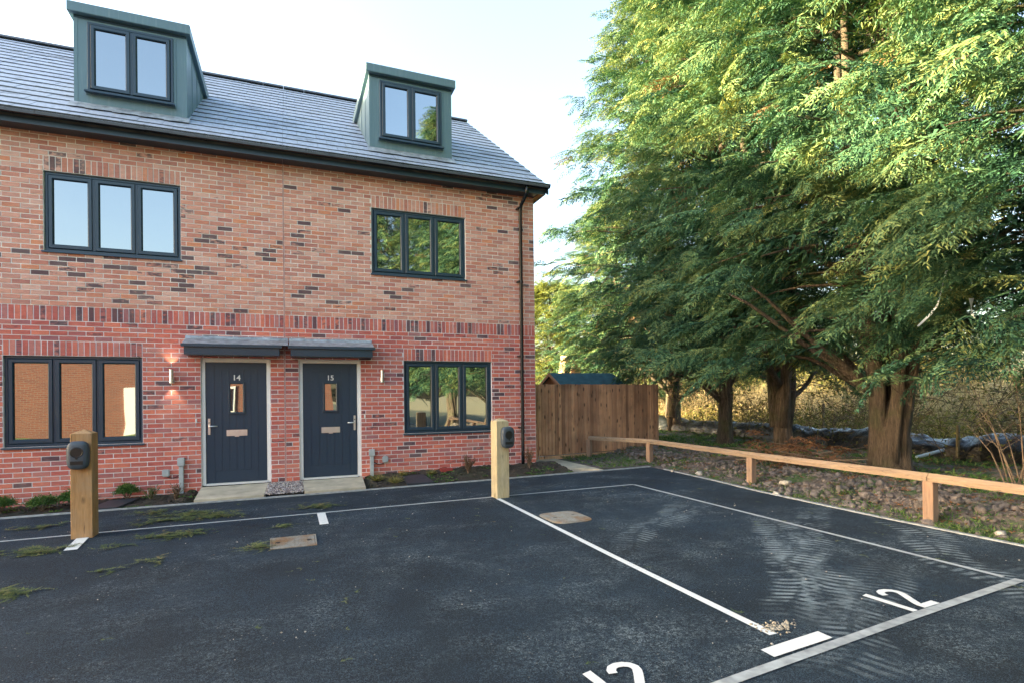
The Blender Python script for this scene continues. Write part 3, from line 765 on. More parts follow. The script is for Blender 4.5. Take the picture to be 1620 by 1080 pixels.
# downpipe
pp = MB().tube([(4.29, 9.80, 5.60), (4.29, 9.80, 5.46), (4.285, 9.86, 5.39), (4.279, 10.05, 5.28), (4.277, 10.10, 5.20), (4.277, 10.10, .55), (4.277, 10.10, .14)], .034, 14)
DP = pp.build('downpipe', M['gutter'], H15, smooth=True)
for z in (5.22, 3.77, 2.31, .90):
    c = MB().tube([(4.277, 10.10, z-.02), (4.277, 10.10, z+.02)], .040, 14); c.box(4.21, 4.25, 10.13, 10.19, z-.012, z+.012); c.box(4.205, 4.24, 10.06, 10.12, z-.01, z+.01); c.build('pipe_clip', M['gutter'], DP)
for (bx, bz, H) in ((-1.397, 1.18, H14), (1.248, 1.19, H15)):
    MB().box(bx-.013, bx+.013, WY-.018, WY-.002, bz-.032, bz+.032).build('doorbell', M['white'], H, bevel=.004)

# terrace carries on to the left of the frame (unseen row, lengthened to shade the car park)
T = empty('terraced_house', (-15, 12.5, 0), 'next brick house, only a sliver of its roof showing at the far left', 'house', 'brick terraced houses')
b = MB(); yb = 2*RID_Y - WY; b.box(-80, -4.751, WY, yb, -.3, 5.6); b.build('wall', M['facing'], T)
roof(-9.2, -4.754, T, 9, False, None); eaves(-9.2, -4.752, -4.752, T, False)
b = MB(); zr = lambda y: 5.56 + .7*(y-9.706)
b.prism([(-80, 9.74, zr(9.74)), (-80, RID_Y, zr(RID_Y)), (-80, 2*RID_Y-9.74, zr(9.74)), (-80, RID_Y, zr(RID_Y)-.3)], (70.79, 0, 0)); b.build('roof', M['concrete_tile'], T)

# ------------------------------------------------------------------ fixtures on the wall
def wall_lamp(x, z, lit, label):
    L = empty('wall_lamp', (x, WY-.05, z), label, 'wall lamp', 'up and down lamps beside the doors')
    MB().box(x-.030, x+.030, WY-.022, WY-.003, z-.115, z-.01).build('back_plate', M['chrome'], L, bevel=.004)
    MB().tube([(x, WY-.065, z-.105), (x, WY-.065, z+.105)], .030, 16).build('lamp_body', M['chrome'], L, smooth=False, bevel=0)
    MB().box(x-.018, x+.018, WY-.05, WY-.02, z-.09, z-.05).build('bracket', M['chrome'], L)
    if lit:
        for s in (-1, 1):
            ld = bpy.data.lights.new('lamp_light', 'SPOT'); ld.energy = .8; ld.color = (1, .78, .5); ld.spot_size = R(75); ld.spot_blend = .6; ld.shadow_soft_size = .02
            lo = bpy.data.objects.new('lamp_light', ld); lo.location = (x, WY-.085, z + s*.115)
            lo.rotation_euler = Vector((0, .12, s)).to_track_quat('-Z', 'Y').to_euler(); C.objects.link(lo)
wall_lamp(-1.728, 1.895, True, 'lit steel wall lamp left of the door numbered 14')
wall_lamp(1.553, 1.905, False, 'unlit steel wall lamp right of the door numbered 15')
def meter(x, z1, zt, boxx, boxz, label, label2):
    P = empty('cable_conduit', (x, WY-.04, .05), label, 'conduit', 'grey conduits beside the doors')
    MB().box(x-.032, x+.032, WY-.062, WY-.002, .02, zt).build('pipe', M['greyplastic'], P, bevel=.006)
    MB().box(x-.050, x+.050, WY-.085, WY-.001, zt, z1).build('cap', M['greyplastic'], P, bevel=.008)
    B = empty('junction_box', (boxx, WY-.02, boxz), label2, 'junction box', 'small grey boxes low on the wall')
    MB().box(boxx-.052, boxx+.052, WY-.05, WY-.002, boxz-.065, boxz+.05).build('box_cover', M['greyplastic'], B, bevel=.014)
    s = 1 if x > boxx else -1
    pts = []
    for i in range(13):
        t = i/12; pts.append((boxx + (x - boxx)*t, WY-.02, boxz-.06 + (.04*t) - .05*math.sin(math.pi*t)))
    MB().tube(pts, .0065, 6).build('cable', M['black_rubber'], B, smooth=True)
meter(-1.607, .60, .47, -1.82, .375, 'grey cable conduit rising from the bed left of the door numbered 14', 'small grey junction box with a short black cable, left of the door numbered 14')
meter(1.36, .60, .48, 1.60, .415, 'grey cable conduit rising from the bed right of the door numbered 15', 'small grey junction box with a short black cable, right of the door numbered 15')

# ------------------------------------------------------------------ charging posts
def squircle(cx, cz, hw, hh, y, p=3.6, n=36):
    out = []
    for i in range(n):
        a = 2*math.pi*i/n; c, s = math.cos(a), math.sin(a)
        out.append((cx + hw*math.copysign(abs(c)**(2/p), c), y, cz + hh*math.copysign(abs(s)**(2/p), s)))
    return out
def charge_post(x, y, rot, zg, mat, ox, label, label2, led):
    s = .10; h = 1.155 - zg
    P = empty('charging_post', (x, y, zg), label, 'timber post', 'timber posts of the parking bays')
    tr = Matrix.Translation((x, y, zg)) @ Matrix.Rotation(rot, 4, 'Z')
    m = MB(); c = [(-s,-s),(s,-s),(s,s),(-s,s)]; e = .005
    def ring(k, z): return [(a*k, b*k, z) for a, b in ((-s+e,-s),(s-e,-s),(s,-s+e),(s,s-e),(s-e,s),(-s+e,s),(-s,s-e),(-s,-s+e))]
    m.rings([ring(1, -.03), ring(1, h), ring(.97, h+.006), ring(.04, h+.045)])
    m.v = [tuple(tr @ Vector(v)) for v in m.v]; m.build('post', mat, P)
    U = empty('car_charger', (x, y, .925), label2, 'car charger', 'round cornered chargers on the timber posts')
    zc = .925 - zg; parts = []
    b = MB(); b.rings([squircle(ox, zc, .088, .142, -s-.001), squircle(ox, zc, .100, .153, -s-.02), squircle(ox, zc, .103, .156, -s-.05), squircle(ox, zc, .098, .151, -s-.078), squircle(ox, zc, .084, .137, -s-.093), squircle(ox, zc, .05, .10, -s-.097)])
    parts.append((b, 'charger_case', 'case'))
    b = MB(); k = 28
    ro = [(ox + .062*math.cos(2*math.pi*i/k), -s-.0975, zc+.035 + .060*math.sin(2*math.pi*i/k)) for i in range(k)]
    ri = [(ox + .054*math.cos(2*math.pi*i/k), -s-.100, zc+.035 + .052*math.sin(2*math.pi*i/k)) for i in range(k)]
    rm = [(ox + .050*math.cos(2*math.pi*i/k), -s-.097, zc+.035 + .048*math.sin(2*math.pi*i/k)) for i in range(k)]
    b.rings([ro, ri, rm]); parts.append((b, 'charger_socket_lid', 'lid'))
    b = MB(); b.tube([(ox, -s-.094, zc-.028), (ox, -s-.103, zc-.028)], .013, 12); parts.append((b, 'lid_latch', 'lid'))
    b = MB(); b.box(ox-.058, ox+.058, -s-.1, -s-.09, zc-.098, zc-.060); parts.append((b, 'name_plate', 'lid'))
    b = MB(); b.box(ox-.026, ox+.026, -s-.0945, -s-.088, zc+.112, zc+.122); parts.append((b, 'status_light', led))
    for b, nm, mt in parts:
        b.v = [tuple(tr @ Vector(v)) for v in b.v]
        b.build(nm, M[mt], U, smooth=(mt == 'case'))
M['case'] = plain('charger case', (.055,.075,.10), .45, 0, .05); M['lid'] = plain('charger lid', (.008,.01,.013), .35, 0, .05)
def emis(name, col, st):
    t = NT(name); t.base(col); t.b.inputs['Emission Color'].default_value = (*col, 1); t.b.inputs['Emission Strength'].default_value = st; return t.m
M['led_o'] = emis('orange status light', (1, .42, .08), 2.0); M['led_w'] = emis('pale status light', (1, .75, .7), 2.0)
charge_post(-2.140, 7.56, R(-1), gz(-2.1), M['post_brown'], -.012, 'brown square timber post in front of the lower left window', 'dark car charger with orange light, on the brown post at left', 'led_o')
charge_post(2.860, 7.62, R(5), gz(2.86), M['post_pale'], .055, 'pale yellow square timber post near the corner of the house', 'dark car charger with pale light, on the pale post at centre', 'led_w')

# ------------------------------------------------------------------ covers in the tarmac
def cover(pts, label, rows, cols):
    cx = sum(p[0] for p in pts)/4; cy = sum(p[1] for p in pts)/4
    K = empty('manhole_cover', (cx, cy, gz(cx)), label, 'manhole cover')
    def q(u, v):
        a, b, c, d = [Vector(p) for p in pts]; r = (a*(1-u)+b*u)*(1-v) + (d*(1-u)+c*u)*v
        return r
    m = MB(); e = .06
    for (u0,u1,v0,v1) in ((0,1,0,e*.6),(0,1,1-e*.6,1),(0,e*.5,e*.6,1-e*.6),(1-e*.5,1,e*.6,1-e*.6)):
        P = [q(u0,v0),q(u1,v0),q(u1,v1),q(u0,v1)]; m.prism([(p.x,p.y,gz(p.x)+.001) for p in P], (0,0,.008))
    m.build('cover_frame', M['cover'], K)
    m = MB(); P = [q(e*.7,e*.8),q(1-e*.7,e*.8),q(1-e*.7,1-e*.8),q(e*.7,1-e*.8)]; m.prism([(p.x,p.y,gz(p.x)+.001) for p in P], (0,0,.006))
    for i in range(cols):
        for j in range(rows):
            u = .1 + .8*(i+.5)/cols; v = .12 + .76*(j+.5)/rows; d = .3/cols; f = .16/rows
            if (i+j) % 2: d, f = .12/cols, .40/rows
            P = [q(u-d,v-f),q(u+d,v-f),q(u+d,v+f),q(u-d,v+f)]; m.prism([(p.x,p.y,gz(p.x)+.007) for p in P], (0,0,.004))
    m.build('cover_plate', M['cover'], K)
    for u in (.16, .84):
        P = [q(u-.05,.46),q(u+.05,.46),q(u+.05,.54),q(u-.05,.54)]; MB().prism([(p.x,p.y,gz(p.x)+.007) for p in P], (0,0,.0055)).build('key_slot', M['gasket'], K)
cover([(-.205, 6.49), (.255, 6.47), (.25, 6.0), (-.19, 6.02)], 'pale dusty rectangular access cover in the tarmac, at left', 9, 11)
# oval looking dusty cover in the right hand bay
K = empty('manhole_cover', (3.07, 6.0, gz(3)), 'pale round cornered access cover in the right hand bay', 'manhole cover')
ring = [(3.085 + .255*math.copysign(abs(math.cos(a))**.45, math.cos(a)), 6.0 + .30*math.copysign(abs(math.sin(a))**.45, math.sin(a))) for a in [2*math.pi*i/48 for i in range(48)]]
MB().prism([(x, y, gz(x)-.01) for x, y in ring], (0,0,.017)).build('cover_frame', M['cover'], K)
ring2 = [(3.085 + (x-3.085)*.9, 6 + (y-6)*.9) for x, y in ring]
MB().prism([(x, y, gz(x)+.0075) for x, y in ring2], (0,0,.004)).build('cover_plate', M['cover'], K)
MB().box(2.93, 2.97, 5.99, 6.01, gz(3)+.0116, gz(3)+.0135).build('key_slot', M['gasket'], K)
MB().box(3.20, 3.24, 6.04, 6.06, gz(3)+.0116, gz(3)+.0145).build('key_slot', M['gasket'], K)
# dark mats / drain covers in the beds
for nm, pts, lb in (('drain_cover', [(-2.62, 9.27), (-2.24, 9.27), (-2.12, 9.90), (-2.50, 9.90)], 'dark flat drain cover in the bed behind the brown post'), ('drain_cover', [(1.82, 9.27), (2.28, 9.27), (2.22, 9.82), (1.84, 9.82)], 'dark flat drain cover in the bed below the lower right window')):
    o = MB().prism([(x, y, bedz(x, y)-.01) for x, y in pts], (0,0,.035)).build(nm, plain('drain cover', (.03,.04,.055), .5, 0, .2, 9, .4, 90), bevel=.004)
    props(o, lb, 'drain cover')

# ------------------------------------------------------------------ leaf clouds
def blades(base, dirs, ln, wd, up=None, rs=None):
    """triangular blades: base points (n,3), unit dirs, lengths, widths -> verts (3n,3)"""
    n = len(base); r = rs.normal(size=(n, 3)) if up is None else up
    side = np.cross(dirs, r); side /= (np.linalg.norm(side, axis=1, keepdims=True) + 1e-9)
    v = np.empty((n, 3, 3)); v[:,0] = base - side*wd[:,None]/2; v[:,1] = base + side*wd[:,None]/2; v[:,2] = base + dirs*ln[:,None]
    return v.reshape(-1, 3)
def unit(a): return a / (np.linalg.norm(a, axis=-1, keepdims=True) + 1e-9)

def plume(rs, L, dense=1.0, fine=1.0):
    """a flat drooping cypress spray along +X; returns triangles (n,3,3)"""
    out = []; n = int(13*dense/fine**.6); droop = rs.uniform(.22, .62)
    for k in range(n):
        t = (k+.5)/n; px = L*t; pz = -droop*L*t*t; tan = unit(np.array([1, 0, -2*droop*t]))
        for s in (-1, 1):
            sl = L*(.34*(1-t)**.8 + .07)*rs.uniform(.7, 1.2); ang = R(rs.uniform(38, 62))
            d = unit(tan*math.cos(ang) + np.array([0, s, 0])*math.sin(ang) + np.array([0, 0, rs.uniform(-.30, .05)]))
            m = max(2, int(sl/(.055*fine)))
            for j in range(m):
                u = (j+.6)/m; b = np.array([px, 0, pz]) + d*sl*u + np.array([0, 0, -.25*sl*u*u])
                for q in ((-1, 1) if j < m-1 else (0,)):
                    a2 = R(rs.uniform(25, 50))*q; dd = unit(d*math.cos(a2) + np.array([-d[1], d[0], 0])*math.sin(a2) + rs.normal(size=3)*.13 + [0, 0, -.22])
                    out.append((b, dd, rs.uniform(.075, .125)*fine, rs.uniform(.022, .036)*fine))
    B = np.array([o[0] for o in out]); D = np.array([o[1] for o in out]); ln = np.array([o[2] for o in out]); wd = np.array([o[3] for o in out])
    upv = np.tile([0, 0, 1.], (len(B), 1)) + rs.normal(size=(len(B), 3))*.45
    return blades(B, D, ln, wd, up=upv).reshape(-1, 3, 3)

def crown(seed, H, Rad, hb, nb, per, top=1.0, pscale=1.0, fine=1.0):
    """boughs clothed in sprays. returns verts, tint and the bough lines"""
    rs = np.random.RandomState(seed); protos = [plume(rs, rs.uniform(.6, .95)*pscale, .9, fine) for _ in range(7)]; coarse = [plume(rs, .9*pscale, .7, 1.6) for _ in range(3)]
    V = []; T = []; lines = []
    for i in range(nb):
        t = (i+.5)/nb; h = hb + (H-hb)*(1-(1-t)**1.12)
        az = i*2.39996 + rs.uniform(-.3, .3)
        hh = (h-hb)/(H-hb); prof = (1-hh)**.62 * (0.82 + .18*min(1, hh*5)) + .03
        L = Rad*prof*rs.uniform(.78, 1.14)
        rise = .42 - .10*hh; sag = .42 + .18*(1-hh)
        hs = h - .1 - .15*L*(hh < .25)
        P = lambda u: np.array([math.cos(az)*L*u, math.sin(az)*L*u, hs + L*(rise*u - sag*u*u) + (.9*L*u*u*hh)])
        lines.append([P(u) for u in np.linspace(0, .78, 6)])
        n = max(6, int(per*(.35 + .65*prof)))
        tint0 = rs.uniform(-.12, .12)
        for k in range(n):
            inner = rs.rand() < .22; u = rs.uniform(.12, .55) if inner else 1 - .5*rs.rand()**1.1; u = min(u, .98); b = P(u)
            sp = rs.uniform(-1, 1); yaw = az + sp*(1.35 - .7*u); b = b + rs.normal(size=3)*[.16, .16, .14]*(L*.25+.3)
            pit = rs.uniform(-.42, .32); roll = rs.normal()*.5; sc = rs.uniform(.65, 1.15)
            pr = coarse[rs.randint(3)] if inner else protos[rs.randint(7)]
            cr, sr = math.cos(roll), math.sin(roll); cp, s_p = math.cos(pit), math.sin(pit); cy, sy = math.cos(yaw), math.sin(yaw)
            Rx = np.array([[1,0,0],[0,cr,-sr],[0,sr,cr]]); Ry = np.array([[cp,0,-s_p],[0,1,0],[s_p,0,cp]]); Rz = np.array([[cy,-sy,0],[sy,cy,0],[0,0,1]])
            Mx = Rz @ Ry @ Rx * sc
            V.append((pr.reshape(-1, 3) @ Mx.T + b).reshape(-1, 3, 3))
            dead = rs.rand() < .007
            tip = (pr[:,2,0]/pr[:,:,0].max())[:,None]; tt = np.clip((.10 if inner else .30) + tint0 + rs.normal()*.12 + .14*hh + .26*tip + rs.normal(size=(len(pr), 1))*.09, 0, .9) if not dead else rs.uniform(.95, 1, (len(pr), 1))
            T.append(np.repeat(tt, 3, 1))
    return np.concatenate(V).reshape(-1, 3), np.concatenate(T).ravel(), lines

def tree_variant(seed, H, Rad, hb, nb, per, rt, stems, mat='cypress', pscale=1.0, fine=1.0):
    V, T, lines = crown(seed, H, Rad, hb, nb, per, pscale=pscale, fine=fine)
    cr = npmesh('crown', V, np.arange(len(V)).reshape(-1, 3), M[mat], T)
    rs = random.Random(seed); m = MB()
    # fluted butt then several upright stems
    fork = 1.15 if stems < 4 else .75
    m.tube([(0,0,-.25), (0,0,.0), (0,0,.18), (.02,0,.6), (.0,.02,fork), (0,0,fork+.5)], [rt*1.7, rt*1.4, rt*1.12, rt*1.0, rt*.8, rt*.3], 30, wob=.42)
    tops = []
    for k in range(stems):
        a = k*2*math.pi/stems + rs.uniform(-.4, .4); lean = rs.uniform(.04, .17) if stems > 1 else .01
        r0 = rt*((.62 if stems < 4 else .47*rs.uniform(.75, 1.2)) if stems > 1 else .92); pts = []; rad = []
        ht = H*rs.uniform(.62, .93) if k else H*.95
        for i in range(12):
            u = i/11; z = (.55 if stems < 4 else .12) + (ht-.55)*u**1.25; d = rt*(.35 if stems < 4 else .66)*(stems > 1) + lean*min(z, 6)*.9*(1 if stems < 4 else min(1, max(0, z-.7)*.6))
            pts.append((math.cos(a)*d + .05*math.sin(z*2+k), math.sin(a)*d + .05*math.cos(z*1.7), z)); rad.append(r0*(1-u)**.8 + .012)
        m.tube(pts, rad, 14, wob=.38)
    for k in range(11):                # bare lower limbs arching out below the skirt
        a = rs.uniform(0, 6.28); z0 = rs.uniform(.95, 3.4); Ln = rs.uniform(1.3, 2.9); pts = []; up = rs.uniform(.55, 1.15)
        for i in range(8):
            u = i/7; pts.append((math.cos(a+.25*u)*(rt*.5 + Ln*u), math.sin(a+.25*u)*(rt*.5 + Ln*u), z0 + up*Ln*u - .25*Ln*u*u + .04*math.sin(9*u+k)))
        m.tube(pts, [.075*(1-.75*i/7)*rs.uniform(.8, 1.1) for i in range(8)], 7)
    for ln in lines:
        m.tube([tuple(p) for p in ln], [.04*(1-.85*i/5) + .004 for i in range(6)], 5)
    for k in range(70):                # dead twigs inside the skirt
        a = rs.uniform(0, 6.28); z0 = rs.uniform(1.3, 6); L = rs.uniform(.5, 1.7); d = Vector((math.cos(a), math.sin(a), rs.uniform(-.35, .45))); p0 = Vector((math.cos(a)*rt*.8, math.sin(a)*rt*.8, z0))
        m.tube([p0, p0 + d*L*.5 + Vector((0,0,.06)), p0 + d*L], [.012, .008, .003], 4)
    tk = m.build('trunk', M['bark'], smooth=True)
    return cr, tk
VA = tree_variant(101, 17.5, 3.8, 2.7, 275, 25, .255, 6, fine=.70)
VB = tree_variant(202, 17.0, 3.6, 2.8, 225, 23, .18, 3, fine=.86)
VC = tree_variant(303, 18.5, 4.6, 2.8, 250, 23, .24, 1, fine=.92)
print('crown tris', [len(v[0].data.polygons) for v in (VA, VB, VC)])
used = set()
def plant(var, x, y, z, rot, sc, label, sx=1.0, zs=1.0):
    T = empty('conifer_tree', (x, y, z), label, 'tree', 'row of cypress trees along the verge')
    T.rotation_euler = (0, 0, rot); T.scale = (sc*sx, sc*sx, sc*zs)
    for o in var:
        if o.name in used or (o.parent is not None): c = o.copy(); C.objects.link(c)
        else: c = o
        c.parent = T; c.matrix_parent_inverse = Matrix.Identity(4)
    return T
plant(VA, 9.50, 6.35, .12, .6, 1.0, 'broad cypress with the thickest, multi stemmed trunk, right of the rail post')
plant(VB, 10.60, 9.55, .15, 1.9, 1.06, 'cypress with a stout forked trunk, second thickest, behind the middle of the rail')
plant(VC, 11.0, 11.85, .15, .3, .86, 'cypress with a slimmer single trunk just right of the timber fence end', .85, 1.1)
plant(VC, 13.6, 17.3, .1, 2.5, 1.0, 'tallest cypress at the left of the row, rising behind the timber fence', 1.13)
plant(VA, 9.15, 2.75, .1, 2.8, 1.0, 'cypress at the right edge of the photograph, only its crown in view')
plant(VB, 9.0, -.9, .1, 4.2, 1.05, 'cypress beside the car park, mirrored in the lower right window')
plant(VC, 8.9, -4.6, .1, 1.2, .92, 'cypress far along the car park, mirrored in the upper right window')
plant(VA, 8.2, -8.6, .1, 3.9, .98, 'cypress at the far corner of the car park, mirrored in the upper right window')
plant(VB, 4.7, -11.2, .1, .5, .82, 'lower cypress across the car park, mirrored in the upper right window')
plant(VC, 14.9, 23.3, .1, 5.1, .9, 'lower cypress behind the tallest one, beyond the sawn trunks', 1.0, .66)
# sunlit trees further off between the house and the row
VD = tree_variant(404, 9.5, 4.4, .5, 130, 26, .2, 3, 'yellowleaf', 1.3, 1.6)
for o in VD: pass
for i, (x, y, s, r, lb) in enumerate(((17.5, 36, 1.0, .4, 'sunlit yellow green tree just right of the house corner, far behind'), (22.5, 34, .92, 2.2, 'sunlit yellow green tree seen behind the timber fence'), (28.0, 31, .85, 4.0, 'sunlit yellow green tree seen behind the slimmer trunk'))):
    T = empty('distant_tree', (x, y, 0), lb, 'tree', 'sunlit trees beyond the field'); T.rotation_euler = (0,0,r); T.scale = (s, s, s)
    for o in VD:
        c = o.copy() if o.parent else o
        if c is not o: C.objects.link(c)
        c.parent = T; c.matrix_parent_inverse = Matrix.Identity(4)

# ------------------------------------------------------------------ timber fence, gate post and shed
F0, F1 = Vector((5.21, 11.42)), Vector((8.93, 12.02))
fd = (F1-F0); fl = fd.length; fd = fd.normalized(); fn = Vector((fd.y, -fd.x))     # fn faces the camera
TF = empty('timber_fence', (F0.x, F0.y, 0), 'brown close board timber fence behind the house corner', 'fence')
nb = 40; bw = fl/nb; rg = random.Random(8)
for i in range(nb):
    a = F0 + fd*(bw*i - .008); b = F0 + fd*(bw*(i+1) + .006); t0, t1 = .006, .017
    z0, z1 = .16, 1.785 + rg.uniform(-.007, .006)
    q = [(a, .012+rg.uniform(0,.003)), (b, .012), ]
    v = []
    for z in (z0, z1):
        v += [(a + fn*(.038 + rg.uniform(-.002,.002))), (b + fn*.019), (b + fn*.012), (a + fn*.014)]
    vs = [(v[k].x, v[k].y, z0 if k < 4 else z1) for k in range(8)]
    MB().add(vs, [(0,1,5,4),(1,2,6,5),(2,3,7,6),(3,0,4,7),(4,5,6,7),(0,3,2,1)]).build('board', M['fence'], TF)
for z in (.45, 1.0, 1.55):
    a, b = F0 + fn*.010, F1 + fn*.010; c, d = F1 - fn*.04, F0 - fn*.04
    MB().prism([(p.x, p.y, z) for p in (a, b, c, d)], (0,0,.07)).build('rail', M['fence'], TF)
a, b = F0 + fn*.05, F1 + fn*.05; c, d = F1 + fn*.022, F0 + fn*.022
MB().prism([(p.x, p.y, -.04) for p in (a, b, c, d)], (0,0,.185)).build('gravel_board', M['fence'], TF)
gp = wood('dark gate post', (.07,.035,.025), (.13,.07,.045))
MB().box(4.99, 5.06, 11.20, 11.29, -.05, 1.80).build('gate_post', gp, TF)
MB().prism([(5.06, 11.25, -.02), (5.20, 11.40, -.02), (5.19, 11.42, -.02), (5.05, 11.28, -.02)], (0,0,1.80)).build('end_board', M['fence'], TF)
p = F0 + fd*3.02
o = MB().prism([((F0+fd*u+fn*.056).x, (F0+fd*u+fn*.056).y, z) for u, z in ((2.25,.02),(2.3,.09),(2.62,.15),(2.95,.17),(2.92,.04),(2.6,.0))], (-.002,.006,0)).build('plastic_scrap', M['ribbon'])
props(o, 'torn pale plastic sheet lying against the foot of the timber fence', 'plastic scrap')
S = empty('garden_shed', (8.4, 14.9, 0), 'small orange timber shed with blue green felt roof behind the fence', 'shed')
sx0, sx1, sy0, sy1, ey, er = 7.42, 9.45, 14.42, 15.98, 1.80, 2.18; sym = 15.18
MB().prism([(sx0, sy0, 0), (sx0, sy1, 0), (sx0, sy1, ey), (sx0, sym, er-.03), (sx0, sy0, ey)], (sx1-sx0, 0, 0)).build('shed_wall', M['shedwood'], S)
for i in range(9): MB().box(sx0-.014, sx0-.002, sy0+.02, sy1-.02, .2+.18*i, .37+.18*i).build('cladding_board', M['shedwood'], S)
MB().prism([(sx0-.10, sy0-.09, ey-.035), (sx0-.10, sym, er+.012), (sx0-.10, sy1+.09, ey-.035), (sx0-.10, sy1+.09, ey-.015), (sx0-.10, sym, er+.035), (sx0-.10, sy0-.09, ey-.015)], (sx1-sx0+.2, 0, 0)).build('shed_roof', M['felt'], S)
for s, ya, yb in ((0, sy0-.10, sym), (1, sym, sy1+.10)):
    za, zb = (ey-.055, er) if s == 0 else (er, ey-.055)
    MB().prism([(sx0-.122, ya, za-.06), (sx0-.122, yb, zb-.06), (sx0-.122, yb, zb+.035), (sx0-.122, ya, za+.035)], (.02, 0, 0)).build('barge_board', M['shedwood'], S)
# two sawn trunks behind the shed
m = MB()
for k, (x, y, zt, r, lx, lab) in enumerate(((11.35, 22.0, 3.25, .26, .38, 'left, taller of two bare sawn trunks rising behind the shed'), (11.95, 22.1, 2.95, .24, .25, 'right, shorter of two bare sawn trunks rising behind the shed'))):
    m = MB(); m.tube([(x-lx, y, 0), (x-lx*.6, y, 1.2), (x-.05, y, 2.3), (x+.10, y, zt)], [r*1.1, r, r*.97, r*.92], 16, wob=.12)
    o = m.build('sawn_trunk', wood('bare tan trunk', (.50,.30,.16), (.66,.44,.27), knots=False, sc=.6), smooth=False); props(o, lab, 'tree trunk', 'sawn trunks behind the shed')

# ------------------------------------------------------------------ low rail on posts
RP = [(6.52, 11.40), (7.02, 9.75), (6.82, 6.78), (6.50, 3.93), (6.28, 1.05), (6.2, -1.9)]
Rt = [.50, .52, .52, .56, .56, .56]; Gd = [.06, .07, .10, .05, .05, .05]
RF = empty('knee_rail_fence', (6.5, 3.9, 0), 'low timber knee rail on short posts along the verge', 'fence')
for i, (x, y) in enumerate(RP):
    a = R({0: 30, 1: 10}.get(i, 4)); s = .052; zt = Rt[i]
    pts = [Vector((math.cos(a)*u*s - math.sin(a)*v*s + x, math.sin(a)*u*s + math.cos(a)*v*s + y, -.1)) for u, v in ((-1,-1),(1,-1),(1,1),(-1,1))]
    MB().prism(pts, (0,0,zt + .1 - .02)).build('post', M['railpost'], RF, bevel=.003)
for i in range(len(RP)-1):
    a = Vector((*RP[i], Rt[i])); b = Vector((*RP[i+1], Rt[i+1])); t = (b-a).normalized(); n = Vector((t.y, -t.x, 0)).normalized(); u = Vector((0,0,1))
    a = a + t*.003; b = b - t*.003; s = .050
    prof = [(-s, .005), (0, -.038 + .0), (s, .005), (s*.45, .055), (-s*.45, .055)]
    prof = [(-.048, -.02), (.048, -.02), (.050, .03), (.018, .068), (-.018, .068), (-.050, .03)]
    m = MB().prism([a + n*p + u*q for p, q in prof], b-a); m.build('rail', M['rail'], RF)

# ------------------------------------------------------------------ verge soil
def vergez(x, y):
    ex = 6.33 if y < 4.3 else 6.33 + (y-4.3)*.078
    d = x - ex; rise = min(max(d, 0)/1.2, 1)
    hump = .11*math.exp(-((d-1.0)/.6)**2)*(.6 + .8*noise.noise(Vector((x*.8, y*.8, 1))))
    return gz(6.3) - .01 + .06*rise + hump + rise*(.05*noise.noise(Vector((x*2.6, y*2.6, 2))) + .075*abs(noise.noise(Vector((x*6, y*6, 4)))) + .030*noise.noise(Vector((x*22, y*22, 9)))) if d < 9 else 0.08
m = MB(); X = np.concatenate([np.linspace(6.2, 9, 90), np.linspace(9.1, 15.5, 50)]); Y = np.linspace(-6, 22, 300)
for y in Y:
    for x in X:
        ex = 6.345 if y < 4.3 else 6.345 + (y-4.3)*.078
        if y > 9.26 and x < 5.7: pass
        xx = max(x, ex) if y < 9.0 else x - max(0, min(1, (y-9.25)/.4))*(.52 if y > 9.25 else 0)*(1 if x < 8 else 0)
        z = vergez(x, y)
        if y > 9.2 and x < 8: z = min(z, .10 + .03*noise.noise(Vector((x*3, y*3, 0))))
        m.v.append((xx, y, z))
nx = len(X)
for j in range(len(Y)-1):
    for i in range(nx-1): m.f.append((j*nx+i, j*nx+i+1, (j+1)*nx+i+1, (j+1)*nx+i))
structure(m.build('verge', M['verge']))
rg = random.Random(5); sp = []
for _ in range(7000):
    y = rg.uniform(-1, 12.5); ex = 6.33 if y < 4.3 else 6.33 + (y-4.3)*.078
    d = abs(rg.gauss(.95, .55)) + .10; x = ex + d
    if rg.random() > .35 + .65*(noise.noise(Vector((x*1.3, y*1.3, 8))) > -.05): continue
    sp.append((x, y, vergez(x, y)+.008, rg.choice((.010,.013,.018,.024,.034,.055)) * rg.uniform(.6, 1.4)))
scatter_rocks('soil_clods', M['clod'], sp, 9)['kind'] = 'stuff'
sp = []
for _ in range(900):
    x = rg.uniform(-5, 5); y = rg.uniform(9.27, 10.15)
    if -1.35 < x < 1.22: continue
    sp.append((x, y, bedz(x, y), rg.uniform(.008, .026)))
for x in np.linspace(4.7, 6.6, 60): sp.append((x+.1*rg.random(), 9.5+rg.random()*1.4, .10, rg.uniform(.01,.03)))
scatter_rocks('soil_crumbs', M['soil'], [q for q in sp if not (5.0 < q[0] < 5.7)], 12)['kind'] = 'stuff'
for x, y, r, lb in ((7.05, 6.35, .11, 'pale rounded stone resting on the soil beside the middle rail post'), (6.45, 5.95, .055, 'small white stone at the tarmac edge near the middle rail post'), (6.52, 3.30, .075, 'pale stone in the soil right of the nearest rail post'), (6.75, 7.9, .07, 'pale lump of chalk at the tarmac edge near the far end of the verge'), (6.62, 8.5, .05, 'small grey stone by the far corner of the tarmac')):
    o = scatter_rocks('stone', M['stone'], [(x, y, vergez(x, y)+r*.35, r)], int(x*100)); props(o, lb, 'stone', 'pale stones on the verge')

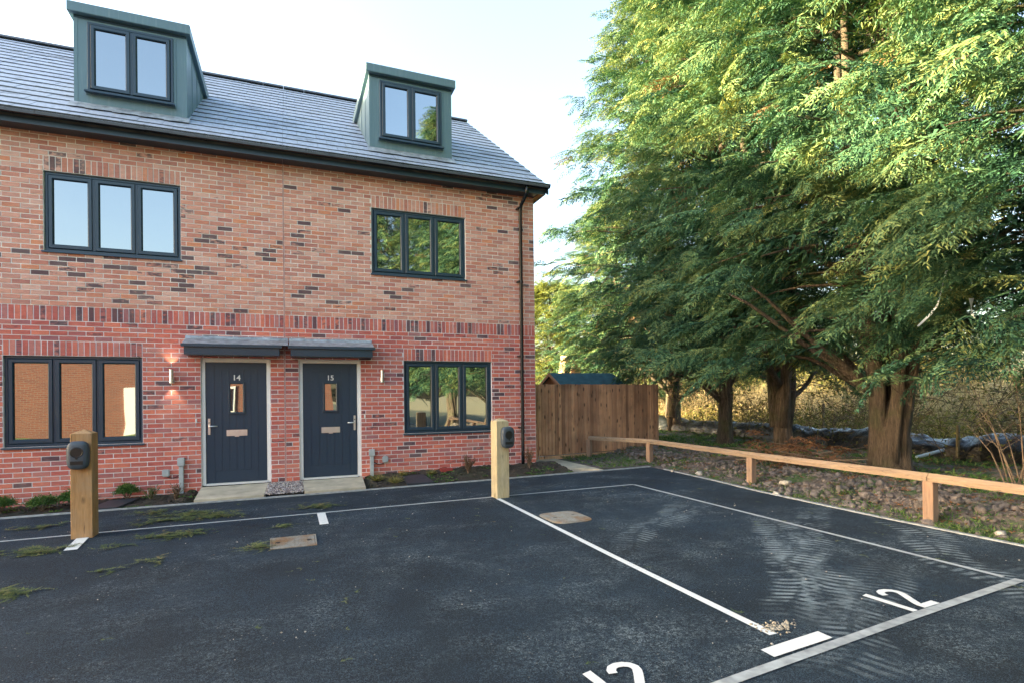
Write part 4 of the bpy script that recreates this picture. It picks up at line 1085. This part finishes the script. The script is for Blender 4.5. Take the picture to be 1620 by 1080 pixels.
# ------------------------------------------------------------------ blades, moss, grass
def tufts(name, mat, pts, hmin, hmax, n, spread, seed, lean=.6, wid=.006, parent=None):
    rs = np.random.RandomState(seed); P = np.repeat(np.array(pts, float), n, 0); k = len(P)
    a = rs.uniform(0, 6.283, k); r = rs.rand(k)**.5*spread
    P[:,0] += np.cos(a)*r; P[:,1] += np.sin(a)*r
    D = unit(np.stack([np.cos(a)*lean*rs.rand(k) + rs.normal(size=k)*.2, np.sin(a)*lean*rs.rand(k) + rs.normal(size=k)*.2, np.ones(k)*rs.uniform(.3, 1, k)], 1))
    V = blades(P, D, rs.uniform(hmin, hmax, k), np.full(k, wid)*rs.uniform(.7, 1.5, k), rs=rs)
    return npmesh(name, V, np.arange(len(V)).reshape(-1, 3), mat, np.repeat(rs.rand(k), 3), parent)
rg = random.Random(31); pts = []
for _ in range(5200):
    y = rg.uniform(-1, 20); ex = 6.33 if y < 4.3 else 6.33 + (y-4.3)*.078
    x = ex + rg.uniform(.05, 7.5)
    if noise.noise(Vector((x*.9, y*.9, 12))) + rg.uniform(-.3, .3) < .02: continue
    pts.append((x, y, vergez(x, y)))
for _ in range(260): x = rg.uniform(6.36, 6.75); y = rg.uniform(1, 8.6); pts.append((x + max(0, y-4.3)*.078, y, vergez(x, y)+.0))
for _ in range(260):
    x = rg.uniform(5.7, 8.8); y = rg.uniform(9.4, 11.7); pts.append((x, y, .10))
tufts('grass', M['grass'], pts, .02, .08, 15, .07, 2, 1.6, .012)['kind'] = 'stuff'
pts = []
for _ in range(2600):
    y = rg.uniform(-1, 12); x = 6.5 + rg.uniform(0, 5.5) + max(0, y-4.3)*.078; pts.append((x, y, vergez(x, y)+.004))
tufts('leaf_litter', M['deadleaf'], pts, .02, .07, 6, .10, 17, 6.0, .014)['kind'] = 'stuff'
# mossy ivy carpet beneath the trees
pts = [(rg.uniform(8.6, 15.5), rg.uniform(2, 20), .17) for _ in range(2600)]
pts = [p for p in pts if noise.noise(Vector((p[0]*.6, p[1]*.6, 3))) > -.15]
tufts('ground_ivy', M['grass'], pts, .03, .09, 12, .12, 6, 2.4, .035)['kind'] = 'stuff'
pts = []
for _ in range(300):
    x = rg.uniform(-4.6, 4.9); y = rg.uniform(9.27, 10.1)
    if -1.38 < x < 1.25: continue
    if noise.noise(Vector((x*1.5, y*2, 22))) < -.02: continue
    pts.append((x, y, bedz(x, y)))
tufts('bed_weeds', M['box'], pts, .015, .05, 11, .045, 7, 2.2, .018)['kind'] = 'stuff'

def shrub(x, y, r, h, mat, n, label, name='box_shrub', group='clipped box shrubs in the bed', leaf=.022):
    zb = bedz(x, y) - .01
    S = empty(name, (x, y, zb), label, 'shrub', group)
    rs = np.random.RandomState(int(abs(x*1000)) + 3); d = unit(rs.normal(size=(n, 3))); d[:,2] = np.abs(d[:,2]) - .15
    rad = (rs.rand(n)**.35) * (1 + .22*np.sin(d[:,0]*7+x) * np.cos(d[:,1]*6) + .15*rs.normal(size=n))
    P = np.stack([x + d[:,0]*r*rad, y + d[:,1]*r*rad*.85, zb + .03 + h*.42 + d[:,2]*h*.55*rad], 1); P[:,2] = np.maximum(P[:,2], zb+.01)
    D = unit(d + rs.normal(size=(n,3))*.8)
    V = blades(P, D, rs.uniform(.7, 1.3, n)*leaf, rs.uniform(.5, .8, n)*leaf, rs=rs)
    npmesh('foliage', V, np.arange(len(V)).reshape(-1, 3), mat, np.repeat(rs.rand(n), 3), S)
    m = MB()
    for k in range(14):
        a = k*.449*math.pi; q = Vector((math.cos(a)*r*.7, math.sin(a)*r*.6, h*.8)); m.tube([(x, y, zb), (x+q.x*.5, y+q.y*.5, zb+q.z*.45), (x+q.x, y+q.y, zb+q.z)], [.006, .004, .002], 4)
    m.build('stems', M['twig'], S)
shrub(-3.72, 9.68, .20, .22, M['box'], 3600, 'box shrub cut off by the left edge, below the window')
shrub(-3.21, 9.62, .17, .20, M['box'], 2600, 'low box shrub, second from the left edge, below the window')
shrub(-2.87, 9.72, .20, .24, M['box'], 3600, 'bushier box shrub just left of the brown post')
shrub(-2.30, 10.00, .15, .23, M['box'], 2600, 'small box shrub showing just right of the brown post')
def twiggy(x, y, r, h, label, mat, n=1500, group='twiggy shrubs in the bed'):
    zb = bedz(x, y)-.01; S = empty('twiggy_shrub', (x, y, zb), label, 'shrub', group); rs = np.random.RandomState(int(abs(x*777))); m = MB(); P = []; Dd = []
    for k in range(30):
        a = rs.uniform(0, 6.28); q = np.array([math.cos(a)*r*rs.rand(), math.sin(a)*r*rs.rand(), h*rs.uniform(.6, 1)])
        m.tube([(x, y, zb), (x+q[0]*.4, y+q[1]*.4, zb+q[2]*.5), (x+q[0], y+q[1], zb+q[2])], [.004, .003, .0015], 4)
        for _ in range(n//30):
            u = rs.uniform(.2, 1.02); P.append([x+q[0]*u**1.3, y+q[1]*u**1.3, zb+q[2]*u]); Dd.append(rs.normal(size=3)+[0,0,.3])
    P = np.array(P) + rs.normal(size=(len(P),3))*.006; V = blades(P, unit(np.array(Dd)), rs.uniform(.015,.035,len(P)), rs.uniform(.006,.012,len(P)), rs=rs)
    npmesh('foliage', V, np.arange(len(V)).reshape(-1,3), mat, np.repeat(rs.rand(len(P)), 3), S); m.build('stems', M['twig'], S)
twiggy(3.02, 9.72, .17, .36, 'twiggy russet shrub left of the pale post', M['twigleaf'], 1300)
twiggy(4.28, 9.80, .19, .42, 'twiggy shrub at the foot of the downpipe', M['twigleaf'], 1100)
twiggy(-1.95, 9.80, .16, .22, 'sparse grey green seedling shrub left of the conduit of house 14', M['box'], 500)
twiggy(-1.60, 9.66, .15, .24, 'sparse pale shrub in front of the conduit of house 14', M['twigleaf'], 500)
def sedge(x, y, h, label, seed):
    o = tufts('sedge_tuft', M['sedge'], [(x, y, bedz(x, y))], h*.6, h, 170, .035, seed, 1.5, .007); props(o, label, 'grass tuft', 'sedge tufts in the bed')
sedge(1.39, 9.72, .22, 'tall sedge tuft at the foot of the grey conduit of house 15', 51); sedge(1.66, 9.50, .20, 'sedge tuft near the edging, left of the drain cover', 52); sedge(1.88, 9.90, .15, 'small sedge tuft against the wall behind the drain cover', 53); sedge(2.38, 9.85, .13, 'small sedge tuft right of the drain cover', 54)
MBr = MB().box(2.58, 2.80, 9.95, 10.10, bedz(2.7, 10)-.03, bedz(2.7, 10)+.045).build('loose_brick', plain('loose red brick', (.34,.05,.045), .9, 0, .2), bevel=.004); props(MBr, 'loose dark red brick on the bed against the wall', 'brick')

# ------------------------------------------------------------------ sprigs blown onto the tarmac
rs = np.random.RandomState(77); V = []; T = []
def sprig_proto():
    n = 46; t = rs.rand(n); P = np.stack([t*.28, .05*np.sin(t*4) , np.zeros(n)], 1); sd_ = np.where(rs.rand(n) > .5, 1, -1)
    a = R(35)+rs.rand(n)*.8; D = np.stack([np.cos(a), np.sin(a)*sd_, rs.uniform(-.05, .35, n)], 1)
    return blades(P, unit(D), rs.uniform(.03, .10, n)*(1.1-t), rs.uniform(.008, .016, n), up=np.tile([0, 0, 1.], (n, 1)) + rs.normal(size=(n, 3))*.3).reshape(-1, 3, 3)
sprays = [sprig_proto() for _ in range(6)]
def sprig(x, y, sc):
    pr = sprays[rs.randint(6)].reshape(-1, 3).copy(); pr *= sc*1.7; a = rs.uniform(0, 6.28); ca, sa = math.cos(a), math.sin(a)
    q = np.stack([pr[:,0]*ca - pr[:,1]*sa + x, pr[:,0]*sa + pr[:,1]*ca + y, pr[:,2]], 1); q[:,2] = np.abs(q[:,2])*.8 + gz(x) + .004 + rs.uniform(0, .02)
    V.append(q); T.append(np.clip(.5 + rs.normal()*.2 + np.repeat(rs.normal(size=len(q)//3), 3)*.16, 0, 1))
heaps = [(-1.25, 8.35, .45, .25, 26), (-.95, 8.05, .38, .16, 26), (-1.62, 8.0, .22, .12, 10), (-1.2, 7.15, .38, .13, 18), (-2.42, 7.0, .34, .16, 20), (.33, 8.1, .22, .13, 14), (-1.65, 6.85, .12, .07, 3), (-2.12, 5.55, .18, .13, 12), (-.32, 6.15, .12, .07, 7), (-2.9, 8.3, .3, .1, 8), (-1.75, 8.75, .25, .06, 8), (-.1, 7.0, .12, .08, 4), (-1.55, 5.9, .1, .03, 2), (-1.25, 6.05, .1, .05, 3)]
for hx, hy, rx, ry, n in heaps:
    for _ in range(int(n*2.6)): sprig(hx + rs.normal()*rx*.5, hy + rs.normal()*ry*.5, rs.uniform(.25, .55))
for _ in range(85):
    x, y = rs.uniform(-3.5, 6), rs.uniform(2.2, 9.0); sprig(x, y, rs.uniform(.08, .22))
for _ in range(40): sprig(rs.uniform(4.6, 6.2), rs.uniform(1, 8), rs.uniform(.1, .25))
V = np.concatenate(V); npmesh('fallen_sprigs', V, np.arange(len(V)).reshape(-1, 3), M['sprig'], np.concatenate(T))['kind'] = 'stuff'
# mud lump by the middle line
sp = [(2.84 + rs.normal()*.07, 2.63 + rs.normal()*.035, gz(2.8)+.004, rs.uniform(.004, .013)) for _ in range(150)]
scatter_rocks('mud_crumbs', plain('dry mud', (.36,.33,.27), .95, 0, .2, 30), sp, 4)['kind'] = 'stuff'
sp = []
for _ in range(420):
    x, y = rs.uniform(-3, 6), rs.uniform(1.5, 8.8)
    if noise.noise(Vector((x*.8, y*.8, 40))) > -.05: sp.append((x, y, gz(x)+.003, rs.uniform(.003, .008)))
scatter_rocks('loose_grit', M['stone'], sp, 14)['kind'] = 'stuff'

# ------------------------------------------------------------------ beyond the trees
# black sheeting slumped along the boundary
m = MB(); path = [(12.9, 1.0), (13.0, 5.0), (13.1, 8.0), (13.5, 11.5), (13.8, 14.5), (13.9, 18.5), (13.6, 22)]
def along(t):
    k = t*(len(path)-1); i = min(int(k), len(path)-2); f = k-i; a, b = Vector(path[i]), Vector(path[i+1]); return a*(1-f)+b*f
N, Kk = 420, 18
for i in range(N+1):
    t = i/N; c = along(t); hgt = .52 + .22*noise.noise(Vector((t*14, 0, 0)))
    for k in range(Kk+1):
        u = k/Kk; a = math.pi*u
        x = c.x + .55*(-math.cos(a)) + .12*noise.noise(Vector((t*45, u*3, 1))); y = c.y + .2*noise.noise(Vector((t*30, u*2, 5)))
        z = .08 + hgt*math.sin(a)**.7 + (.17*abs(noise.noise(Vector((t*34, u*4, 8)))) + .06*abs(noise.noise(Vector((t*120, u*7, 4)))) - .07)*math.sin(a)
        m.v.append((x, y, z))
for i in range(N):
    for k in range(Kk): a = i*(Kk+1)+k; m.f.append((a, a+1, a+Kk+2, a+Kk+1))
o = m.build('plastic_sheeting', M['sheet'], smooth=True); props(o, 'long slumped roll of shiny black plastic sheeting behind the tree trunks', 'plastic sheeting')
rg = random.Random(14)
for i, (x, y, h, lb) in enumerate(((13.9, 11.2, 1.2, 'thin wooden stake at the sheeting, left of the thickest trunk'), (12.35, 6.95, .85, 'short wooden stake at the sheeting, right of the thickest trunk'), (12.6, 5.9, .8, 'pale thin wooden stake near the right edge'))):
    o = MB().prism([(x-.025,y-.025,0),(x+.025,y-.025,0),(x+.025,y+.025,0),(x-.025,y+.025,0)], (.03,0,h)).build('wooden_stake', wood('mossy stake', (.12,.11,.06), (.24,.2,.12), knots=False)); props(o, lb, 'stake', 'stakes along the sheeting')
o = MB().tube([(11.75, 7.35, .20), (12.9, 7.3, .36)], .035, 8).build('blue_pipe', M['bluepipe']); props(o, 'pale blue pipe lying on the sheeting right of the thickest trunk', 'pipe')
# dead brown branch pile at the foot of the thick tree
rs = np.random.RandomState(5); V = []; T = []; pr6 = [plume(rs, .7, .6) for _ in range(4)]
for _ in range(46):
    pr = pr6[rs.randint(4)].reshape(-1, 3)*rs.uniform(.5, .9); a = rs.uniform(0, 6.28); ca, sa = math.cos(a), math.sin(a); tl = rs.uniform(-.3, .6)
    q = pr.copy(); q[:,2] = pr[:,2] + pr[:,0]*tl; q = np.stack([q[:,0]*ca - q[:,1]*sa, q[:,0]*sa + q[:,1]*ca, q[:,2]], 1)
    q += (8.9 + rs.normal()*.45, 7.6 + rs.normal()*.45, .25 + rs.rand()*.45); q[:,2] = np.maximum(q[:,2], .12); V.append(q); T.append(np.full(len(q), rs.rand()))
D_ = empty('dead_branches', (8.9, 7.6, .1), 'heap of dead brown cypress branches left of the thickest trunk', 'branch pile')
V = np.concatenate(V); npmesh('dead_foliage', V, np.arange(len(V)).reshape(-1, 3), M['deadleaf'], np.concatenate(T), D_)
m = MB()
for k in range(26):
    a = rs.uniform(0, 6.28); L = rs.uniform(.6, 1.9); x, y = 8.7 + rs.normal()*.5, 7.6 + rs.normal()*.5; z = rs.uniform(.14, .4)
    m.tube([(x, y, z), (x+math.cos(a)*L*.5, y+math.sin(a)*L*.5, z+.08), (x+math.cos(a+.3)*L, y+math.sin(a+.3)*L, z+rs.uniform(-.05,.15))], [.018, .012, .005], 5)
m.build('dead_limbs', M['twig'], D_)
# bare saplings at the right edge
for k, (x, y, lb) in enumerate(((9.2, 4.45, 'bare thin saplings behind the rail, near the right edge'), (9.9, 4.2, 'bare many stemmed sapling at the right edge'), (8.2, 3.2, 'bare brown twigs tangled behind the rail at the right edge'))):
    m = MB()
    for j in range(9):
        a = rs.uniform(0, 6.28); L = rs.uniform(.9, 2.0); p0 = Vector((x+rs.normal()*.1, y+rs.normal()*.1, .1)); p1 = p0 + Vector((math.cos(a)*.2, math.sin(a)*.2, L*.5)); p2 = p1 + Vector((math.cos(a)*.35, math.sin(a)*.35, L*.45))
        m.tube([p0, p1, p2], [.011, .008, .003], 5)
        for q in range(5):
            b = rs.uniform(0, 6.28); s = p1.lerp(p2, rs.rand()); m.tube([s, s + Vector((math.cos(b)*.25, math.sin(b)*.25, rs.uniform(.05, .3)))], [.004, .002], 4)
    o = m.build('bare_sapling', M['twig']); props(o, lb, 'sapling', 'bare saplings behind the rail')
# torn plastic ribbons caught in the near tree
def ribbon(pts, w, lb):
    m = MB()
    for i, (x, y, z) in enumerate(pts):
        ww = w*(1 - .6*i/len(pts)) ; tw = i*.5; dx, dy = math.cos(tw)*ww, math.sin(tw)*ww*.6
        m.v += [(x-dx, y-dy, z), (x+dx, y+dy, z+.01)]
    for i in range(len(pts)-1): m.f.append((2*i, 2*i+1, 2*i+3, 2*i+2))
    n = len(m.v); m.v += [(x, y+.004, z) for x, y, z in m.v[:]]; m.f += [tuple(reversed([q+n for q in f])) for f in m.f[:]]
    o = m.build('plastic_ribbon', M['ribbon']); props(o, lb, 'plastic ribbon', 'torn plastic caught in the branches')
ribbon([(7.05, 4.05, 2.9), (7.04, 4.08, 2.78), (7.02, 4.1, 2.64), (6.98, 4.12, 2.5), (6.92, 4.16, 2.40), (6.85, 4.2, 2.32), (6.80, 4.22, 2.27)], .022, 'long torn white plastic strip hanging from the right hand cypress')
ribbon([(7.32, 3.95, 2.58), (7.33, 3.96, 2.5), (7.36, 3.97, 2.42), (7.37, 3.96, 2.36)], .045, 'short scrap of white plastic hanging right of the long strip')

# dark tangled scrub just behind the trunks
rs = np.random.RandomState(63); n = 15000
P = np.stack([rs.uniform(11.8, 16.0, n), rs.uniform(1.5, 22, n), rs.uniform(.1, 2.6, n)], 1)
keep = np.array([noise.noise(Vector((x*.55, y*.55, z*.5+9))) for x, y, z in P]) + .10 > .08*P[:,2]; P = P[keep]; n = len(P)
V = blades(P, unit(rs.normal(size=(n,3))*[1,1,.8]), rs.uniform(.35, 1.1, n), rs.uniform(.008, .020, n), rs=rs)
P2 = P + rs.normal(size=(n,3))*.15; V2 = blades(P2, unit(rs.normal(size=(n,3))), rs.uniform(.05, .11, n), rs.uniform(.03, .06, n), rs=rs)
V = np.concatenate([V, V2]); npmesh('tangled_scrub', V, np.arange(len(V)).reshape(-1,3), M['scrub'], np.concatenate([np.repeat(rs.rand(n)*.45, 3), np.repeat(.5+rs.rand(n)*.5, 3)]))['kind'] = 'stuff'
# dry reeds and brambles in the sun
rs = np.random.RandomState(21); n = 26000
P = np.stack([rs.uniform(16.5, 34, n), rs.uniform(-4, 34, n), np.zeros(n)], 1); keep = (P[:,1] - 1.9*(P[:,0]-34) > 0); hgt = 1.5 + 1.2*np.array([noise.noise(Vector((x*.25, y*.18, 3))) for x, y in P[:,:2]]) + .055*(P[:,0]-16)
D = unit(np.stack([rs.normal(size=n)*.38, rs.normal(size=n)*.38, np.ones(n)], 1)); L = np.maximum(.6, hgt*rs.uniform(.7, 1.2, n))
V1 = blades(P, D, L, rs.uniform(.02, .05, n), rs=rs)
P2 = P + D*(L*rs.uniform(.3, .95, n))[:,None]; D2 = unit(rs.normal(size=(n,3))*[.8,.8,.5] + [0,0,.2]); V2 = blades(P2, D2, rs.uniform(.15,.45,n), rs.uniform(.02,.05,n), rs=rs)
V = np.concatenate([V1, V2]); npmesh('dry_reeds', V, np.arange(len(V)).reshape(-1,3), M['reed'], np.repeat(rs.rand(2*n), 3))['kind'] = 'stuff'
n = 26000; P = np.stack([rs.uniform(14.6, 18.5, n), rs.uniform(-2, 20, n), rs.rand(n)**1.3], 1)
hh = np.array([.9 + .9*noise.noise(Vector((x*.5, y*.5, 6))) for x, y in P[:,:2]]); P[:,2] *= np.maximum(.3, hh)
V = blades(P, unit(rs.normal(size=(n,3))), rs.uniform(.04,.09,n), rs.uniform(.04,.07,n), rs=rs); npmesh('brambles', V, np.arange(len(V)).reshape(-1,3), M['bramble'], np.repeat(rs.rand(n), 3))['kind'] = 'stuff'
# hedge along the far side of the field
n = 60000; t = rs.rand(n); bx = 36 + 6*np.sin(t*9); by = -12 + 62*t; top = 3.2 + 1.6*np.sin(t*40) + rs.normal(size=n)*.3
P = np.stack([bx + rs.normal(size=n)*1.2, by, rs.rand(n)*top], 1)
V = blades(P, unit(rs.normal(size=(n,3))), rs.uniform(.2,.45,n), rs.uniform(.12,.25,n), rs=rs); npmesh('field_hedge', V, np.arange(len(V)).reshape(-1,3), M['bramble'], np.repeat(rs.rand(n), 3))['kind'] = 'stuff'
n = 40000; t = rs.rand(n); P = np.stack([-10 + 52*t, 52 + rs.normal(size=n)*1.5, rs.rand(n)*(4 + 1.5*np.sin(t*30))], 1)
V = blades(P, unit(rs.normal(size=(n,3))), rs.uniform(.2,.5,n), rs.uniform(.15,.3,n), rs=rs); npmesh('far_hedge', V, np.arange(len(V)).reshape(-1,3), M['bramble'], np.repeat(rs.rand(n), 3))['kind'] = 'stuff'

# ------------------------------------------------------------------ across the car park: what the left hand windows mirror
O = empty('opposite_house', (-11, -10.5, 0), 'red brick house across the car park, mirrored in the lower left window', 'house')
b = MB(); b.box(-19, 1.9, -16, -8.0, -.1, 4.9); b.build('wall', M['facing'], O)
b = MB(); b.prism([(-19.2, -7.6, 4.8), (-19.2, -12, 7.2), (-19.2, -16.4, 4.8)], (21.4, 0, 0)); b.build('roof', M['concrete_tile'], O)
for x in (-17, -13.2, -3.0):
    b = MB(); b.box(x-.7, x+.7, -8.02, -7.95, .9, 2.1); W = b.build('window', M['white'], O); MB().box(x-.6, x+.6, -7.95, -7.94, 1.0, 2.0).build('pane', M['glass'], W)
b = MB(); b.box(-6.6, -5.6, -8.02, -7.93, 0, 2.1); W = b.build('door', M['white'], O)
lawn = MB().box(-19, -4.6, -7.9, -5.4, gz(-10)-.2, gz(-4)+.03).build('lawn', plain('lawn grass', (.10,.17,.04), .9, 0, .3, 8)); structure(lawn)
